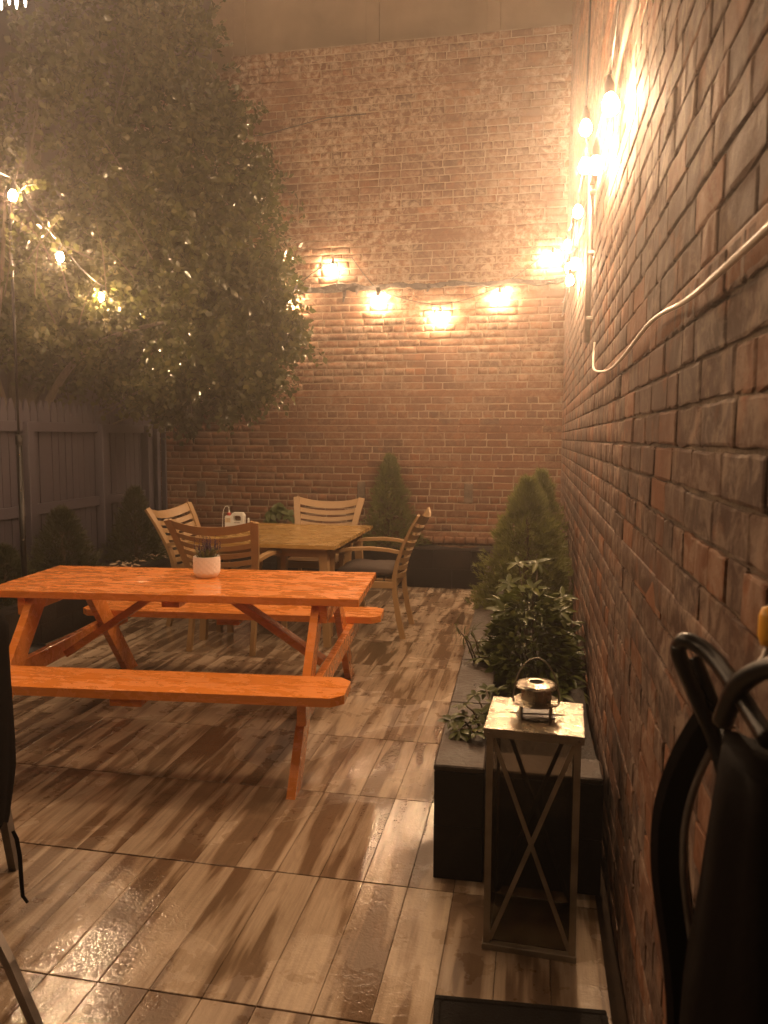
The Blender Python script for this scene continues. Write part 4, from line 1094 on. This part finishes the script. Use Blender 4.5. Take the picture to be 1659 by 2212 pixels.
def whorl_plant(name, label, base, tips, leafL, leafW, mat, seed, per=(6, 8), max_parts=300, cat='shrub', curl=.2, droop=.25, stem_r=.004):
    t = thing(name, label, cat, base); r = random.Random(seed); me = [leaf_data('leaf', leafL, leafW, mat, curl*q) for q in (.5, 1, 1.6)]
    st_ = MB(); cnt = 0
    for (p, up_) in tips:
        p = Vector(p); up_ = Vector(up_).normalized()
        b0_ = Vector((p.x*.35, p.y*.35, max(0, p.z*.15))); st_.tube([b0_, b0_.lerp(p, .55)+Vector((0, 0, .03)), p], [stem_r*1.3, stem_r, stem_r*.6], 5)
        n_ = r.randint(*per); a0 = r.uniform(0, 6.28)
        X = up_.orthogonal().normalized(); Yv = up_.cross(X)
        for k in range(n_):
            if cnt >= max_parts: break
            a = a0+2*pi*k/n_+r.uniform(-.25, .25); el = r.uniform(-.15, .55)
            d = (X*cos(a)+Yv*sin(a))+up_*el-Vector((0, 0, droop*r.random()))
            place_leaf(t, r.choice(me), p-up_*r.uniform(0, .012), d, up_+Vector((0, 0, .3)), r.uniform(.75, 1.15)); cnt += 1
    st_.build('stems', MAT['twig'], t, True)
    return t
r2 = random.Random(44); tips = []
for (px, py, Y) in ((1120, 1215, 4.1), (1160, 1215, 4.05), (1100, 1260, 4.0), (1150, 1270, 3.95), (1215, 1290, 4.0), (1085, 1300, 3.9), (1180, 1315, 3.85), (1125, 1330, 3.8), (1240, 1345, 3.9), (1270, 1370, 3.85), (1070, 1350, 3.8), (1205, 1370, 3.75), (1150, 1385, 3.7),
                    (1095, 1400, 3.7), (1255, 1410, 3.7), (1280, 1430, 3.75), (1200, 1430, 3.6), (1130, 1440, 3.55), (1080, 1440, 3.6), (1235, 1460, 3.55), (1170, 1475, 3.45), (1260, 1490, 3.5), (1110, 1490, 3.45), (1210, 1500, 3.4), (1030, 1385, 3.75), (1045, 1420, 3.65), (1290, 1400, 3.9), (1195, 1340, 4.0), (1060, 1395, 3.9), (1160, 1420, 3.9)):
    p = ony(px, py, Y)
    p.x = min(p.x, .20); tips.append((p-Vector((.03, 3.85, .33)), (r2.uniform(-.4, .3), r2.uniform(-.7, .1), 1)))
for k in range(10):
    tips.append((Vector((r2.uniform(-.18, .17), r2.uniform(-.35, .35), r2.uniform(.08, .35))), (r2.uniform(-.5, .4), r2.uniform(-.8, .2), .8)))
whorl_plant('glossy_shrub', 'glossy-leaved dark green shrub in the right planter behind the lantern', (.03, 3.85, .33), tips, .084, .027, MAT['rhodo'], 51, (6, 8))
rh = bpy.data.objects['glossy_shrub']; n_ = 1300; r = np.random.default_rng(61)
a_ = r.uniform(0, 2*pi, n_); q_ = r.uniform(.2, 1, n_)**.5; z_ = r.uniform(.03, .50, n_)
pp = np.stack([-.03+.235*q_*np.cos(a_)*(1-.5*z_/.5), -.05+.46*q_*np.sin(a_)*(1-.55*z_/.5), z_*(1-.35*q_)], 1)
of = leaves_mesh('inner_leaves', pp, np.stack([np.cos(a_), np.sin(a_)-.3, r.uniform(-.3, .7, n_)], 1), r.uniform(.05, .085, n_), MAT['rhodo'], rh, r, wid=.55); tag(of, kind='stuff')
tips = []
for (px, py, Y) in ((975, 1555, 2.78), (1000, 1520, 2.85), (1025, 1500, 2.95), (1050, 1490, 3.0), (990, 1575, 2.72), (1015, 1560, 2.78), (1040, 1540, 2.85), (1065, 1520, 2.9), (1055, 1570, 2.75), (1030, 1580, 2.7), (1075, 1490, 3.05), (1005, 1545, 2.8), (1065, 1560, 2.85)):
    p = ony(px, py, Y); tips.append((p-Vector((-.11, 2.86, .33)), (r2.uniform(-.6, .3), r2.uniform(-.6, .2), .9)))
whorl_plant('small_leafy_shrub', 'small leafy shrub spilling over the near end of the right planter', (-.11, 2.86, .33), tips, .050, .024, MAT['rhodo'], 52, (7, 9), 160)
tips = []
for (px, py) in ((985, 1352), (1000, 1370), (1018, 1362), (1030, 1390)):
    p = ony(px, py, 3.7); p.z = max(p.z, .40); tips.append((p-Vector((-.20, 3.7, .34)), (-.8, -.2, .5)))
whorl_plant('trailing_plant', 'thin-leaved sprig leaning out over the wet planter edge', (-.20, 3.7, .34), tips, .070, .011, MAT['rhodo'], 54, (6, 8), 60, 'plant', .4)
tips = []
hb = ony(602, 1120, 7.79)
for k in range(13):
    a = r2.uniform(0, 6.28); q = r2.uniform(.0, .17); tips.append((Vector((q*cos(a), q*sin(a)*.6-.02, .40-q*q*6+r2.uniform(-.05, .03))), (cos(a)*q*4, sin(a)*q*3-.5, .8)))
whorl_plant('broad_leaved_plant', 'broad-leaved green plant behind the garden table by the back wall', (hb.x, 7.79, .36), tips, .095, .062, MAT['hydrangea'], 53, (5, 7), 120, 'plant', .3, .4)
# dry twiggy plant at the left end of the back bed
dt = ony(405, 1105, 7.80)
tp_ = thing('dry_twiggy_plant', 'dry brown twiggy plant behind the left teak armchair', 'plant', (dt.x, 7.80, .36))
mb = MB(); lv_p, lv_d = [], []
for k in range(46):
    a = r2.uniform(0, 6.28); q = r2.uniform(.03, .2); h_ = r2.uniform(.22, .46); e = Vector((q*cos(a), q*sin(a)*.6, h_)); m_ = e*.5+Vector((r2.uniform(-.03, .03), 0, .03))
    mb.tube([(0, 0, 0), m_, e], [.0035, .0022, .001], 4)
    for j in range(5): lv_p.append(m_.lerp(e, j/5)); lv_d.append(Vector((r2.gauss(0, 1), r2.gauss(0, 1), r2.gauss(.4, .6))))
mb.build('twigs', MAT['dry_twig'], tp_)
leaves_mesh('withered_leaves', np.array(lv_p), np.array(lv_d), r.uniform(.015, .03, len(lv_p)), MAT['dry_twig'], tp_, r)
# dead palm-like tuft hanging over the fence
df = thing('dry_grass_tuft', 'pale dry tuft hanging over the fence below the tree', 'plant', tuple(onx(300, 885, -4.0)))
vs, fs = blades(46, .02, .12, .24, .006, 1.0, 12, 0); vs = [(v[0]*.8+abs(v[2])*.5, v[1]*.5, -v[2]*.8+.04) for v in vs]
mesh_obj('blades', vs, fs, MAT['chip'], df)

# fallen leaves on the floor
for i, (px, py, lb) in enumerate(((548, 1813, 'tiny dark fallen leaf near the front leg of the orange table'), (868, 1592, 'tiny dark fallen leaf on the open tiles mid-floor'), (1000, 1356, 'tiny dark fallen leaf beside the wet planter edge'))):
    p = onz(px, py, .006); lf_ = mesh_obj('fallen_leaf', None, None, data=leaf_data('leaf', .035, .016, MAT['dry_twig'], -.15), loc=(p.x, p.y, .0085), rot=(0, 0, i*1.3))
    tag(lf_, lb, 'leaf', 'fallen leaves on the floor')

# ================================================================== HAZE (rainy night air lit by the bulbs)
hz = MB().box((-2.9, 4.0, 3.35), (11.4, 15.4, 8.9)).build('haze', None); tag(hz, 'thin rainy haze glowing round the string lights', 'haze', kind='stuff')
hm = bpy.data.materials.new('haze_air'); hm.use_nodes = True; hn = hm.node_tree.nodes; hn.clear()
ho = hn.new('ShaderNodeOutputMaterial'); hv = hn.new('ShaderNodeVolumePrincipled'); hm.node_tree.links.new(hv.outputs[0], ho.inputs['Volume'])
hv.inputs['Color'].default_value = (1.0, .90, .84, 1); hv.inputs['Density'].default_value = HAZE_DENSITY; hv.inputs['Anisotropy'].default_value = .8
hz.data.materials.append(hm)
